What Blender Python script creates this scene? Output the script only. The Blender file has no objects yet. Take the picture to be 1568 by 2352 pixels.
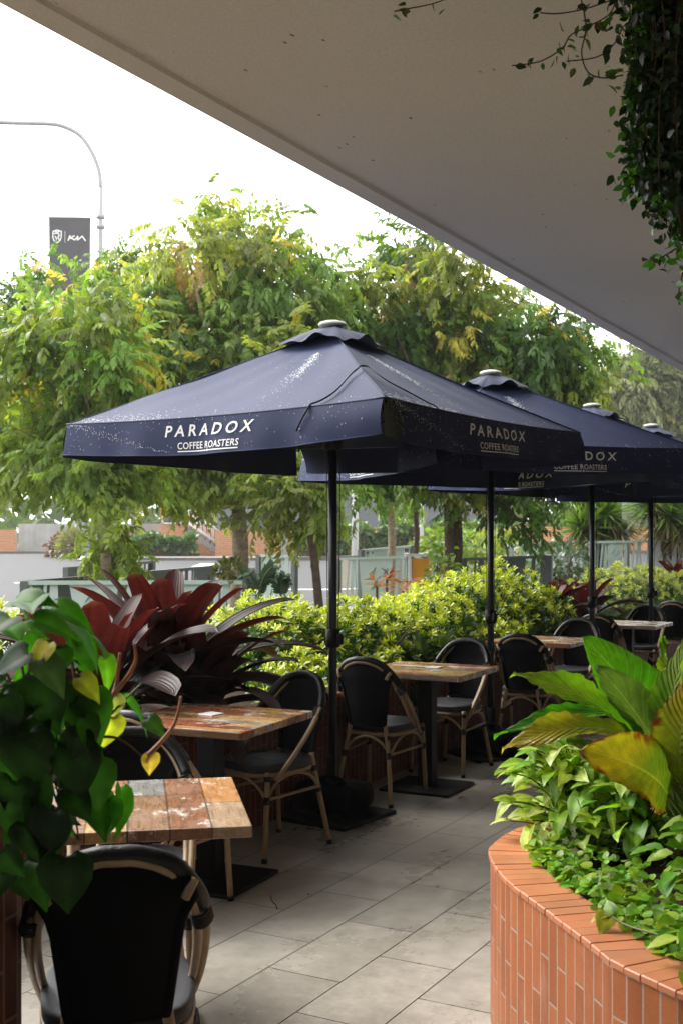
import bpy, bmesh, math, random
import numpy as np
from mathutils import Vector, Matrix
random.seed(7); RNG = np.random.default_rng(11)
scene = bpy.context.scene
C = scene.collection
rad = math.radians
# ---------------------------------------------------------------- camera
CAM_H = 1.55
cam_d = bpy.data.cameras.new('camera'); cam = bpy.data.objects.new('camera', cam_d); C.objects.link(cam)
cam.location = (0, 0, CAM_H); cam.rotation_euler = (rad(90), 0, 0)
cam_d.sensor_fit = 'HORIZONTAL'; cam_d.sensor_width = 24; cam_d.lens = 41.45
cam_d.shift_y = 67/1568; cam_d.clip_start = 0.05; cam_d.clip_end = 2000
cam_d.dof.use_dof = True; cam_d.dof.focus_distance = 5.2; cam_d.dof.aperture_fstop = 7.5
scene.camera = cam
# ---------------------------------------------------------------- sky, sun, exposure
SUN_EL, SUN_AZ = 48, -54          # degrees; azimuth clockwise from +Y as seen from above
w = bpy.data.worlds.new('World'); scene.world = w; w.use_nodes = True
nt = w.node_tree; nt.nodes.clear()
sky = nt.nodes.new('ShaderNodeTexSky'); sky.sky_type = 'NISHITA'; sky.sun_disc = False
sky.sun_elevation = rad(SUN_EL); sky.sun_rotation = rad(SUN_AZ)
sky.air_density = 1.6; sky.dust_density = 1.5; sky.ozone_density = 1.0
hs = nt.nodes.new('ShaderNodeHueSaturation'); hs.inputs['Saturation'].default_value = 0.04
bg = nt.nodes.new('ShaderNodeBackground'); bg.inputs['Strength'].default_value = 0.15
ow = nt.nodes.new('ShaderNodeOutputWorld')
nt.links.new(sky.outputs[0], hs.inputs['Color']); nt.links.new(hs.outputs[0], bg.inputs[0]); nt.links.new(bg.outputs[0], ow.inputs[0])
sl = bpy.data.lights.new('sun', 'SUN'); sl.energy = 1.25; sl.angle = rad(34); sl.color = (1, .95, .87)
so = bpy.data.objects.new('sun', sl); C.objects.link(so)
sd = Vector((math.sin(rad(SUN_AZ))*math.cos(rad(SUN_EL)), math.cos(rad(SUN_AZ))*math.cos(rad(SUN_EL)), math.sin(rad(SUN_EL))))
so.rotation_euler = sd.to_track_quat('Z', 'Y').to_euler(); so.location = (-20, 20, 30)
scene.view_settings.view_transform = 'Standard'; scene.view_settings.look = 'None'
scene.view_settings.gamma = 1; scene.view_settings.use_curve_mapping = False
scene.view_settings.exposure = 1.95
cy = scene.cycles
cy.max_bounces = 7; cy.diffuse_bounces = 4; cy.glossy_bounces = 3; cy.transmission_bounces = 5; cy.transparent_max_bounces = 6
cy.use_denoising = True; cy.sample_clamp_indirect = 8
# ---------------------------------------------------------------- coordinates
RA = rad(29); CR, SR = math.cos(RA), math.sin(RA)
ROT = -RA
def R(x, y, z=0.0):                        # the row of tables runs along +y of this frame
    return Vector((x*CR + y*SR, -x*SR + y*CR, z))
def P(px, py, Y):
    return Vector(((px-784)/2708*Y, Y, CAM_H-(py-1243)/2708*Y))
def G(x, y):                               # height of the land beyond the terrace
    return .02*max(0, min(y, 57)-15) + .05*max(0, min(x, 6))*min(1, max(0, (y-13)/6))
# ---------------------------------------------------------------- node materials
def newmat(name):
    m = bpy.data.materials.new(name); m.use_nodes = True
    t = m.node_tree; t.nodes.clear()
    o = t.nodes.new('ShaderNodeOutputMaterial')
    return m, t, o
def nd(t, typ, **kw):
    n = t.nodes.new(typ)
    for k, v in kw.items():
        if k.startswith('_'): setattr(n, k[1:], v)
        else:
            k2 = int(k[1:]) if k[0] == 'i' and k[1:].isdigit() else k.replace('__', ' ')
            s = n.inputs[k2]
            if hasattr(v, 'is_output'): t.links.new(v, s)
            else: s.default_value = v
    return n
def col4(c): return (c[0], c[1], c[2], 1)
def math_(t, op, a, b=0.0, c=None):
    n = nd(t, 'ShaderNodeMath', _operation=op, i0=a, i1=b)
    if c is not None:
        if hasattr(c, 'is_output'): t.links.new(c, n.inputs[2])
        else: n.inputs[2].default_value = c
    return n.outputs[0]
def ramp(t, fac, stops, interp='LINEAR'):
    n = nd(t, 'ShaderNodeValToRGB', Fac=fac); cr = n.color_ramp; cr.interpolation = interp
    while len(cr.elements) < len(stops): cr.elements.new(0.5)
    for e, (p, c) in zip(cr.elements, stops):
        e.position = p; e.color = col4(c) if len(c) == 3 else c
    return n.outputs[0]
def mixc(t, fac, a, b, typ='MIX'):
    n = t.nodes.new('ShaderNodeMix'); n.data_type = 'RGBA'; n.blend_type = typ
    for s, v in ((n.inputs[0], fac), (n.inputs[6], a), (n.inputs[7], b)):
        if hasattr(v, 'is_output'): t.links.new(v, s)
        else: s.default_value = col4(v) if isinstance(v, tuple) and len(v) == 3 else v
    return n.outputs[2]
def noise(t, vec, scale, detail=4, rough=.55, dist=0):
    n = nd(t, 'ShaderNodeTexNoise', Scale=scale, Detail=detail, Roughness=rough, Distortion=dist)
    if vec is not None: t.links.new(vec, n.inputs['Vector'])
    return n.outputs['Fac']
def coord(t, kind='Object'): return t.nodes.new('ShaderNodeTexCoord').outputs[kind]
def mapping(t, vec, scale=(1, 1, 1), loc=(0, 0, 0), rot=(0, 0, 0)):
    return nd(t, 'ShaderNodeMapping', Vector=vec, Scale=scale, Location=loc, Rotation=rot).outputs[0]
def bump(t, h, strength=.3, dist=.005):
    return nd(t, 'ShaderNodeBump', Strength=strength, Distance=dist, Height=h).outputs[0]
def principled(t, o, color, rough=.5, spec=.5, metal=0., normal=None, **kw):
    p = t.nodes.new('ShaderNodeBsdfPrincipled')
    for k, v in (('Base Color', color), ('Roughness', rough), ('Specular IOR Level', spec), ('Metallic', metal)):
        if hasattr(v, 'is_output'): t.links.new(v, p.inputs[k])
        else: p.inputs[k].default_value = col4(v) if isinstance(v, tuple) and len(v) == 3 else v
    for k, v in kw.items():
        p.inputs[k.replace('__', ' ')].default_value = v
    if normal is not None: t.links.new(normal, p.inputs['Normal'])
    if o is not None: t.links.new(p.outputs[0], o.inputs[0])
    return p
def plain(name, c, rough=.5, spec=.5, metal=0., var=.15, scale=6., bmp=0., bscale=120., **kw):
    m, t, o = newmat(name); v = coord(t)
    n1 = noise(t, v, scale)
    cc = ramp(t, n1, [(.25, tuple(x*(1-var) for x in c)), (.75, tuple(min(1, x*(1+var)) for x in c))])
    nm = bump(t, noise(t, v, bscale, 3), bmp, .004) if bmp else None
    rr = math_(t, 'MULTIPLY_ADD', n1, .25*rough, rough*.87)
    principled(t, o, cc, rr, spec, metal, nm, **kw)
    return m
def leafmat(name, rough=.4, spec=.45, trans=.45, tint=(1.25, 1.2, .55), vein=False, backc=None, ribs=False):
    m, t, o = newmat(name)
    a = nd(t, 'ShaderNodeAttribute', _attribute_name='col').outputs['Color']
    v = coord(t)
    f = noise(t, v, 35, 3)
    c = mixc(t, 1.0, a, ramp(t, f, [(.3, (.72, .75, .72)), (.7, (1.15, 1.15, 1.1))]), 'MULTIPLY')
    bz = noise(t, v, 150, 4, .7); c = mixc(t, ramp(t, bz, [(.60, (0, 0, 0)), (.70, (.45, .45, .45))]), c, mixc(t, .5, c, (.20, .15, .05)))
    nm = None
    if vein:
        uv = coord(t, 'UV'); s = nd(t, 'ShaderNodeSeparateXYZ', Vector=uv)
        ax = math_(t, 'ABSOLUTE', s.outputs[0])
        st = math_(t, 'SINE', math_(t, 'MULTIPLY', math_(t, 'SUBTRACT', s.outputs[1], math_(t, 'MULTIPLY', ax, .22)), vein))
        mid = math_(t, 'LESS_THAN', ax, .035)
        line = math_(t, 'MULTIPLY', math_(t, 'GREATER_THAN', st, .93), .2)
        c = mixc(t, math_(t, 'MAXIMUM', line, math_(t, 'MULTIPLY', mid, .55)), c, mixc(t, .5, c, (.5, .55, .22)))
        nm = bump(t, st, .7, .012)
    if ribs:
        s = nd(t, 'ShaderNodeSeparateXYZ', Vector=coord(t, 'UV'))
        rb = math_(t, 'SINE', math_(t, 'MULTIPLY', s.outputs[0], 24.)); nm = bump(t, rb, .25, .003)
        bl = noise(t, mapping(t, v, (1, 1, 1)), 9, 6, .7)
        c = mixc(t, ramp(t, bl, [(.55, (0, 0, 0)), (.68, (.8, .8, .8))]), c, mixc(t, .7, c, (.035, .045, .018)))
        c = mixc(t, ramp(t, s.outputs[1], [(.93, (0, 0, 0)), (.99, (.75, .75, .75))]), c, (.16, .11, .07))
    if backc:
        g = t.nodes.new('ShaderNodeNewGeometry'); c = mixc(t, g.outputs['Backfacing'], c, mixc(t, .6, c, backc))
    p = principled(t, None, c, rough, spec, 0, nm)
    tr = nd(t, 'ShaderNodeBsdfTranslucent', Color=mixc(t, 1., c, tint, 'MULTIPLY'))
    mx = nd(t, 'ShaderNodeMixShader', Fac=trans, i1=p.outputs[0], i2=tr.outputs[0])
    t.links.new(mx.outputs[0], o.inputs[0])
    return m
# ---------------------------------------------------------------- mesh building
class MB:
    def __init__(s): s.v = []; s.f = []; s.sm = []; s.uv = {}; s.col = None
    def add(s, vs, fs, smooth=False, uvs=None):
        b = len(s.v); s.v.extend([tuple(p) for p in vs])
        for f in fs: s.f.append(tuple(b+i for i in f)); s.sm.append(smooth)
        if uvs is not None:
            for i, u in enumerate(uvs): s.uv[b+i] = u
        return s
    def box(s, c, size, rz=0., rot=None, bev=0.):
        c = Vector(c); h = Vector(size)/2
        M = rot if rot is not None else Matrix.Rotation(rz, 3, 'Z')
        if bev > 0:
            bm = bmesh.new(); bmesh.ops.create_cube(bm, size=1)
            for v in bm.verts: v.co = Vector((v.co.x*size[0], v.co.y*size[1], v.co.z*size[2]))
            bmesh.ops.bevel(bm, geom=bm.edges[:], offset=bev, segments=2, affect='EDGES', profile=.5)
            bm.verts.index_update()
            s.add([M @ v.co + c for v in bm.verts], [[v.index for v in f.verts] for f in bm.faces]); bm.free()
            return s
        vs = [M @ Vector((x*h.x, y*h.y, z*h.z)) + c for x in (-1, 1) for y in (-1, 1) for z in (-1, 1)]
        return s.add(vs, [(0, 1, 3, 2), (4, 6, 7, 5), (0, 4, 5, 1), (2, 3, 7, 6), (0, 2, 6, 4), (1, 5, 7, 3)])
    def tube(s, pts, r, n=8, caps=True, closed=False, flat=1.):
        pts = [Vector(p) for p in pts]; N = len(pts)
        rs = r if isinstance(r, (list, tuple)) else [r]*N
        vs, fs = [], []; up = None
        for i, p in enumerate(pts):
            if closed: d = pts[(i+1) % N]-pts[i-1]
            else: d = pts[min(i+1, N-1)]-pts[max(i-1, 0)]
            d = d.normalized() if d.length > 1e-9 else Vector((0, 0, 1))
            if up is None:
                up = Vector((0, 0, 1)) if abs(d.z) < .9 else Vector((1, 0, 0))
            a = d.cross(up); a = a.normalized() if a.length > 1e-6 else d.orthogonal().normalized()
            b = a.cross(d).normalized(); up = b
            for k in range(n):
                t = 2*math.pi*k/n; vs.append(p + a*(rs[i]*math.cos(t)) + b*(rs[i]*math.sin(t)*flat))
        M = N if closed else N-1
        for i in range(M):
            j = (i+1) % N
            for k in range(n):
                fs.append((i*n+k, i*n+(k+1) % n, j*n+(k+1) % n, j*n+k))
        b0 = len(s.v); s.add(vs, fs, True)
        if caps and not closed:
            s.f.append(tuple(b0+k for k in range(n))[::-1]); s.sm.append(False)
            s.f.append(tuple(b0+(N-1)*n+k for k in range(n))); s.sm.append(False)
        return s
    def lathe(s, prof, c=(0, 0, 0), n=20):
        c = Vector(c); vs = []; fs = []
        for r, z in prof:
            for k in range(n):
                t = 2*math.pi*k/n; vs.append(c + Vector((r*math.cos(t), r*math.sin(t), z)))
        for i in range(len(prof)-1):
            for k in range(n):
                fs.append((i*n+k, i*n+(k+1) % n, (i+1)*n+(k+1) % n, (i+1)*n+k))
        b0 = len(s.v); s.add(vs, fs, True)
        for i, rev in ((0, True), (len(prof)-1, False)):
            if prof[i][0] > 1e-4:
                f = [b0+i*n+k for k in range(n)]; s.f.append(tuple(f[::-1] if rev else f)); s.sm.append(False)
        return s
    def grid(s, fn, nu, nv, uvf=None, smooth=True, flip=False):
        vs, uvs, fs = [], [], []
        for i in range(nu+1):
            for j in range(nv+1):
                vs.append(fn(i/nu, j/nv))
                if uvf: uvs.append(uvf(i/nu, j/nv))
        for i in range(nu):
            for j in range(nv):
                q = (i*(nv+1)+j, (i+1)*(nv+1)+j, (i+1)*(nv+1)+j+1, i*(nv+1)+j+1)
                fs.append(q[::-1] if flip else q)
        return s.add(vs, fs, smooth, uvs if uvf else None)
    def prism(s, pts, z0, z1):
        n = len(pts); vs = [(p[0], p[1], z0) for p in pts]+[(p[0], p[1], z1) for p in pts]
        fs = [tuple(range(n))[::-1], tuple(range(n, 2*n))]+[(i, (i+1) % n, n+(i+1) % n, n+i) for i in range(n)]
        return s.add(vs, fs)
    def extrude_poly(s, pts3, off):            # flat polygon given a thickness along vector off
        n = len(pts3); off = Vector(off); vs = [Vector(p) for p in pts3]+[Vector(p)+off for p in pts3]
        return s.add(vs, [tuple(range(n))[::-1], tuple(range(n, 2*n))]+[(i, (i+1) % n, n+(i+1) % n, n+i) for i in range(n)])
    def build(s, name, mat, parent=None, world=False, col=None):
        me = bpy.data.meshes.new(name)
        vs = s.v
        if world and parent is not None:
            L = parent.location; rz = parent.rotation_euler.z
            if abs(rz) > 1e-9:
                Mi = Matrix.Rotation(-rz, 3, 'Z'); vs = [tuple(Mi @ (Vector(v)-L)) for v in vs]
            else: vs = [(v[0]-L.x, v[1]-L.y, v[2]-L.z) for v in vs]
        me.from_pydata(vs, [], s.f); me.polygons.foreach_set('use_smooth', s.sm)
        if s.uv:
            ul = me.uv_layers.new(name='UVMap')
            li = np.empty(len(me.loops), dtype=np.int32); me.loops.foreach_get('vertex_index', li)
            arr = np.zeros((len(vs), 2), dtype=np.float32)
            for k, u in s.uv.items(): arr[k] = u
            ul.data.foreach_set('uv', arr[li].ravel())
        if col is not None:
            ca = me.color_attributes.new('col', 'FLOAT_COLOR', 'POINT')
            a = np.ones((len(vs), 4), dtype=np.float32); a[:, :3] = col
            ca.data.foreach_set('color', a.ravel())
        me.validate(); me.update()
        o = bpy.data.objects.new(name, me); C.objects.link(o)
        if mat is not None: me.materials.append(mat)
        if parent is not None: o.parent = parent
        return o
class Leaves:
    """many small leaf faces gathered in ONE mesh (the foliage of one plant)"""
    def __init__(s): s.V = []; s.F = []; s.K = []; s.n = 0
    def add(s, tv, tf, M, T, colr):
        """tv (n,3) template; tf (m,k) quads; M (N,3,3); T (N,3); colr (N,3) or (N,n,3)"""
        N, n = len(T), len(tv)
        V = np.einsum('nij,kj->nki', M, tv) + T[:, None, :]
        F = tf[None] + (np.arange(N)*n)[:, None, None] + s.n
        if colr.ndim == 2: colr = np.repeat(colr[:, None, :], n, 1)
        s.V.append(V.reshape(-1, 3)); s.F.append(F.reshape(-1, tf.shape[1])); s.K.append(colr.reshape(-1, 3)); s.n += N*n
    def build(s, name, mat, parent=None, smooth=False):
        V = np.concatenate(s.V); F = np.concatenate(s.F); K = np.concatenate(s.K)
        if parent is not None: V = V - np.array(parent.location)
        me = bpy.data.meshes.new(name)
        me.vertices.add(len(V)); me.vertices.foreach_set('co', V.astype(np.float32).ravel())
        k = F.shape[1]
        me.loops.add(F.size); me.loops.foreach_set('vertex_index', F.astype(np.int32).ravel())
        me.polygons.add(len(F)); me.polygons.foreach_set('loop_start', np.arange(0, F.size, k, dtype=np.int32))
        me.update(calc_edges=True)
        if smooth: me.polygons.foreach_set('use_smooth', np.ones(len(F), dtype=bool))
        ca = me.color_attributes.new('col', 'FLOAT_COLOR', 'POINT')
        a = np.ones((len(V), 4), dtype=np.float32); a[:, :3] = np.clip(K, 0, 1)
        ca.data.foreach_set('color', a.ravel())
        o = bpy.data.objects.new(name, me); C.objects.link(o); me.materials.append(mat)
        if parent is not None: o.parent = parent
        return o
def frames(D, U):
    """rotation matrices with local y along D and local z near U"""
    D = D/np.linalg.norm(D, axis=1, keepdims=True)
    X = np.cross(D, U); L = np.linalg.norm(X, axis=1, keepdims=True); X = np.where(L > 1e-5, X/np.maximum(L, 1e-9), np.array([[1., 0, 0]]))
    Z = np.cross(X, D)
    return np.stack([X, D, Z], axis=2)
def tag(o, label, cat, group=None, kind=None):
    if label: o['label'] = label
    if cat: o['category'] = cat
    if group: o['group'] = group
    if kind: o['kind'] = kind
    return o
def thing(name, label, cat, loc=(0, 0, 0), rz=0., group=None):
    o = bpy.data.objects.new(name, None); C.objects.link(o); o.empty_display_size = .2
    o.location = loc; o.rotation_euler = (0, 0, rz)
    return tag(o, label, cat, group)
def struct(o, kind='structure'): o['kind'] = kind; return o
def dup(root, loc, rz, label, group=None):
    r = root.copy(); C.objects.link(r); r.location = loc; r.rotation_euler = (0, 0, rz); r['label'] = label
    if group: r['group'] = group
    def rec(a, b):
        for ch in list(a.children):
            c = ch.copy(); C.objects.link(c); c.parent = b; rec(ch, c)
    rec(root, r)
    return r
def spline(pts, n=8):
    pts = [Vector(p) for p in pts]; out = []
    for i in range(len(pts)-1):
        p0 = pts[max(i-1, 0)]; p1 = pts[i]; p2 = pts[i+1]; p3 = pts[min(i+2, len(pts)-1)]
        for k in range(n):
            t = k/n
            out.append(.5*((2*p1)+(-p0+p2)*t+(2*p0-5*p1+4*p2-p3)*t*t+(-p0+3*p1-3*p2+p3)*t**3))
    out.append(pts[-1]); return out
# ================================================================ materials
M = {}
M['black_metal'] = plain('black_metal', (.004, .0043, .005), .6, .25, 0, .2, 9, .1, 300)
M['pole_metal'] = plain('pole_metal', (.016, .019, .027), .32, .5, .2, .15, 5)
M['bamboo_tube'] = plain('bamboo_tube', (.30, .205, .115), .42, .4, 0, .22, 18)
M['black_wrap'] = plain('black_wrap', (.005, .005, .006), .42, .35, 0, .25, 60, .5, 90)
def fabric(name, c, sc=900., spec=.2, bstr=.35, rough=.8):
    m, t, o = newmat(name); v = coord(t)
    wv = nd(t, 'ShaderNodeTexWave', Vector=mapping(t, v, (1, 1, 1)), Scale=sc, Distortion=.3).outputs['Fac']
    w2 = nd(t, 'ShaderNodeTexWave', _bands_direction='Z', Vector=v, Scale=sc, Distortion=.3).outputs['Fac']
    h = math_(t, 'MAXIMUM', wv, w2)
    n1 = noise(t, v, 5, 4)
    c2 = mixc(t, n1, tuple(x*.8 for x in c), tuple(x*1.25 for x in c))
    c3 = mixc(t, math_(t, 'MULTIPLY', h, .35), c2, tuple(x*1.8 for x in c))
    principled(t, o, c3, rough, spec, 0, bump(t, h, bstr, .001))
    return m
M['sling'] = fabric('sling', (.0045, .0045, .0055), 260, .12)
M['seat_weave'] = fabric('seat_weave', (.028, .029, .033), 230, .3, .5, .55)
M['canopy_cloth'] = fabric('canopy_cloth', (.021, .028, .066), 420, .16, .25, .62)
M['vent_cloth'] = fabric('vent_cloth', (.024, .030, .058), 420, .15, .25, .62)
M['lining'] = plain('lining', (.075, .077, .066), .8, .15, 0, .1, 12)
M['letter_paint'] = plain('letter_paint', (.74, .74, .72), .6, .3, 0, .06, 40)
M['white_cap'] = plain('white_cap', (.52, .51, .48), .45, .4, 0, .25, 12)
M['bag_cloth'] = plain('bag_cloth', (.003, .003, .0035), .75, .1, 0, .3, 14, .6, 30)
M['card'] = plain('card', (.8, .82, .84), .18, .6, 0, .03, 9)
def dropmat():
    m, t, o = newmat('water'); principled(t, o, (.75, .78, .8), .06, .8, 0, None, Transmission__Weight=.45, IOR=1.33); return m  # whitish base colour stands in for sky refracted in the drops
M['water'] = dropmat()
def brickmat(name, c1, c2, mortar, bw, rh, ms, spec=.35, rough=.5, coords='UV', offs=.5):
    m, t, o = newmat(name); uv = coord(t, coords)
    b = nd(t, 'ShaderNodeTexBrick', Vector=uv, Scale=1.0, Color1=col4(c1), Color2=col4(c2), Mortar=col4(mortar),
           Mortar__Size=ms, Mortar__Smooth=.15, Bias=0.0, Brick__Width=bw, Row__Height=rh)
    b.offset = offs
    ob = coord(t)
    n1 = noise(t, ob, 7, 4); n2 = noise(t, ob, 160, 2)
    c = mixc(t, 1., b.outputs['Color'], ramp(t, n1, [(.25, (.84, .84, .84)), (.75, (1.1, 1.08, 1.06))]), 'MULTIPLY')
    c = mixc(t, 1., c, ramp(t, n2, [(.35, (.93, .93, .93)), (.65, (1.05, 1.05, 1.05))]), 'MULTIPLY')
    streak = noise(t, mapping(t, ob, (3, 3, .7)), 4, 5, .65)
    c = mixc(t, ramp(t, streak, [(.56, (0, 0, 0)), (.75, (.3, .3, .3))]), c, (.55, .42, .34))
    h = math_(t, 'SUBTRACT', math_(t, 'MULTIPLY', n2, .12), b.outputs['Fac'])
    principled(t, o, c, math_(t, 'MULTIPLY_ADD', n1, .25, rough-.1), spec, 0, bump(t, h, .55, .006))
    return m
M['terracotta'] = brickmat('terracotta', (.365, .116, .036), (.27, .078, .025), (.33, .27, .22), .232, .056, .003)
M['wall_brick'] = brickmat('wall_brick', (.12, .032, .016), (.085, .023, .012), (.20, .12, .09), .232, .056, .004, .25, .6)
M['far_brick'] = brickmat('far_brick', (.52, .22, .10), (.44, .17, .075), (.5, .36, .26), .24, .086, .011, .15, .8)
def copingmat():
    m, t, o = newmat('coping'); a = nd(t, 'ShaderNodeAttribute', _attribute_name='col').outputs['Color']; ob = coord(t)
    n1 = noise(t, ob, 11, 5); n2 = noise(t, ob, 210, 2)
    c = mixc(t, 1., a, ramp(t, n1, [(.25, (.85, .85, .85)), (.75, (1.12, 1.1, 1.08))]), 'MULTIPLY')
    c = mixc(t, ramp(t, noise(t, ob, 3.2, 6, .7), [(.52, (0, 0, 0)), (.72, (.35, .35, .35))]), c, (.36, .2, .13))
    principled(t, o, c, math_(t, 'MULTIPLY_ADD', n1, .3, .32), .4, 0, bump(t, n2, .2, .002)); return m
M['coping'] = copingmat()
M['mortar'] = plain('mortar', (.46, .40, .35), .9, .1, 0, .2, 50)
M['shade_wall_dark'] = plain('shade_wall_dark', (.12, .105, .09), .6, .3, 0, .15, 2.)  # dark tone of the unseen walls, kept low to cut fill light
M['soil'] = plain('soil', (.035, .021, .013), .95, .1, 0, .6, 25, 1.0, 45)
def floormat():
    m, t, o = newmat('floor_tile'); v = coord(t)
    s = nd(t, 'ShaderNodeSeparateXYZ', Vector=v)
    vec = nd(t, 'ShaderNodeCombineXYZ', X=math_(t, 'ADD', s.outputs[1], -3.618+.6*20), Y=math_(t, 'ADD', s.outputs[0], 2.01+.3*40)).outputs[0]
    b = nd(t, 'ShaderNodeTexBrick', Vector=vec, Scale=1.0, Color1=col4((.42, .39, .345)), Color2=col4((.355, .33, .293)), Mortar=col4((.035, .03, .026)),
           Mortar__Size=.0026, Mortar__Smooth=.1, Bias=0.1, Brick__Width=.6, Row__Height=.3)
    b.offset = .5
    n1 = noise(t, v, 2.3, 6, .65); n2 = noise(t, v, 14, 5, .7); n3 = noise(t, v, 90, 3, .7)
    c = mixc(t, 1., b.outputs['Color'], ramp(t, n1, [(.3, (.86, .86, .85)), (.7, (1.1, 1.1, 1.09))]), 'MULTIPLY')
    c = mixc(t, 1., c, ramp(t, n2, [(.3, (.84, .83, .82)), (.62, (1.08, 1.08, 1.07))]), 'MULTIPLY')
    c = mixc(t, 1., c, ramp(t, n3, [(.27, (.62, .59, .55)), (.4, (1, 1, 1))]), 'MULTIPLY')
    wet = ramp(t, noise(t, mapping(t, v, (1, .6, 1), (3.1, 0.4, 0)), 1.25, 5, .6, .5), [(.46, (0, 0, 0)), (.74, (1, 1, 1))])
    c = mixc(t, math_(t, 'MULTIPLY', wet, .55), c, mixc(t, 1., c, (.42, .40, .37), 'MULTIPLY'))
    rg = math_(t, 'MULTIPLY_ADD', wet, -.30, math_(t, 'MULTIPLY_ADD', n2, .2, .28))
    hh = math_(t, 'SUBTRACT', math_(t, 'MULTIPLY', n3, .15), b.outputs['Fac'])
    principled(t, o, c, rg, .45, 0, bump(t, hh, .3, .003)); return m
M['floor_tile'] = floormat()
def concretemat():
    m, t, o = newmat('painted_soffit'); v = coord(t)
    n1 = noise(t, v, .7, 6, .6); n2 = noise(t, v, 260, 2, .6); n3 = noise(t, v, 90, 2)
    c = ramp(t, n1, [(.3, (.82, .785, .70)), (.7, (.88, .835, .73))])
    c = mixc(t, 1., c, ramp(t, n2, [(.3, (.86, .86, .86)), (.65, (1.06, 1.06, 1.06))]), 'MULTIPLY')
    c = mixc(t, 1., c, ramp(t, noise(t, v, 75, 3, .75), [(.3, (.90, .90, .89)), (.7, (1.06, 1.06, 1.06))]), 'MULTIPLY')
    vo = nd(t, 'ShaderNodeTexVoronoi', Vector=mapping(t, v, (1, .5, 1)), Scale=16.0)
    big = noise(t, mapping(t, v, (1, 1, 1), (1.7, 0, 0)), .9, 2)
    sp = math_(t, 'MULTIPLY', math_(t, 'LESS_THAN', vo.outputs['Distance'], .10), math_(t, 'GREATER_THAN', nd(t, 'ShaderNodeSeparateColor', Color=vo.outputs['Color']).outputs[0], .72))
    sp = math_(t, 'MULTIPLY', sp, ramp(t, big, [(.44, (0, 0, 0)), (.54, (1, 1, 1))]))
    c = mixc(t, math_(t, 'MULTIPLY', sp, .8), c, (.09, .055, .035))
    principled(t, o, c, .85, .2, 0, bump(t, n2, .5, .004)); return m
M['soffit'] = concretemat()
def woodtop(nm_='patchwork_wood', PW=.0705, PL=2.9, seed=0., pal=None):
    m, t, o = newmat(nm_); v = coord(t)
    oi = t.nodes.new('ShaderNodeObjectInfo').outputs['Random']
    s = nd(t, 'ShaderNodeSeparateXYZ', Vector=v)
    r = math_(t, 'FLOOR', math_(t, 'MULTIPLY', math_(t, 'ADD', s.outputs[0], .35), 1/PW))
    rs = math_(t, 'ADD', r, math_(t, 'MULTIPLY_ADD', oi, 50., seed))
    ro = nd(t, 'ShaderNodeTexWhiteNoise', _noise_dimensions='1D', W=rs).outputs['Value']
    yy = math_(t, 'ADD', math_(t, 'MULTIPLY', s.outputs[1], PL), math_(t, 'MULTIPLY', ro, 7.))
    q = math_(t, 'FLOOR', yy)
    idv = nd(t, 'ShaderNodeCombineXYZ', X=rs, Y=q).outputs[0]
    wn = nd(t, 'ShaderNodeTexWhiteNoise', _noise_dimensions='2D', Vector=idv)
    pal = pal or [(.21, .065, .03), (.30, .125, .052), (.17, .082, .048), (.36, .20, .085), (.22, .08, .038), (.24, .21, .185), (.40, .25, .12), (.13, .075, .05), (.46, .42, .38), (.27, .11, .055)]
    c = ramp(t, wn.outputs['Value'], [(i/len(pal), p) for i, p in enumerate(pal)], 'CONSTANT')
    gv = nd(t, 'ShaderNodeVectorMath', _operation='ADD', i0=mapping(t, v, (34, 3.2, 34)), i1=wn.outputs['Color']).outputs[0]
    g1 = noise(t, gv, 2.1, 6, .65, 1.2)
    c = mixc(t, 1., c, ramp(t, g1, [(.28, (.42, .38, .35)), (.5, (1, 1, 1)), (.72, (1.35, 1.3, 1.2))]), 'MULTIPLY')
    wp = noise(t, mapping(t, v, (5, 3, 5)), 1.6, 7, .75)
    c = mixc(t, math_(t, 'MULTIPLY', ramp(t, wp, [(.57, (0, 0, 0)), (.61, (1, 1, 1))]), .8), c, (.58, .55, .50))
    fx = math_(t, 'FRACT', math_(t, 'MULTIPLY', math_(t, 'ADD', s.outputs[0], .35), 1/PW)); fy = math_(t, 'FRACT', yy)
    gap = math_(t, 'MAXIMUM', math_(t, 'LESS_THAN', fx, .05), math_(t, 'LESS_THAN', fy, .012))
    c = mixc(t, math_(t, 'MULTIPLY', gap, .8), c, (.05, .03, .02))
    wet = noise(t, v, 9, 4); bd = noise(t, v, 130, 2)
    h = math_(t, 'ADD', math_(t, 'MULTIPLY', g1, .2), math_(t, 'MULTIPLY', bd, .7))
    principled(t, o, c, ramp(t, wet, [(.35, (.12, .12, .12)), (.65, (.34, .34, .34))]), .5, 0, bump(t, h, .22, .003)); return m
M['wood'] = woodtop(); M['wood_wide'] = woodtop('wide_plank_wood', .1168, 2.1, 22., [(.40, .21, .085), (.24, .135, .08), (.19, .185, .175), (.46, .29, .11), (.30, .155, .085), (.36, .25, .16), (.42, .21, .085), (.22, .10, .055)])
M['asphalt'] = plain('asphalt', (.045, .045, .047), .65, .2, 0, .2, .8, .4, 60)
M['paving'] = plain('paving', (.20, .195, .185), .6, .3, 0, .2, 2.)
M['verge_grass'] = plain('verge_grass', (.10, .13, .04), .9, .1, 0, .5, 1.5, .6, 30)
M['kerb_stone'] = plain('kerb_stone', (.13, .115, .10), .85, .15, 0, .3, 2.)
M['earth'] = plain('earth', (.10, .085, .06), .9, .1, 0, .4, 1.2, .5, 12)
M['road_paint'] = plain('road_paint', (.75, .75, .73), .6, .3, 0, .1, 4)
M['grey_green_steel'] = plain('grey_green_steel', (.33, .41, .36), .5, .4, 0, .12, 3)
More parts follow.
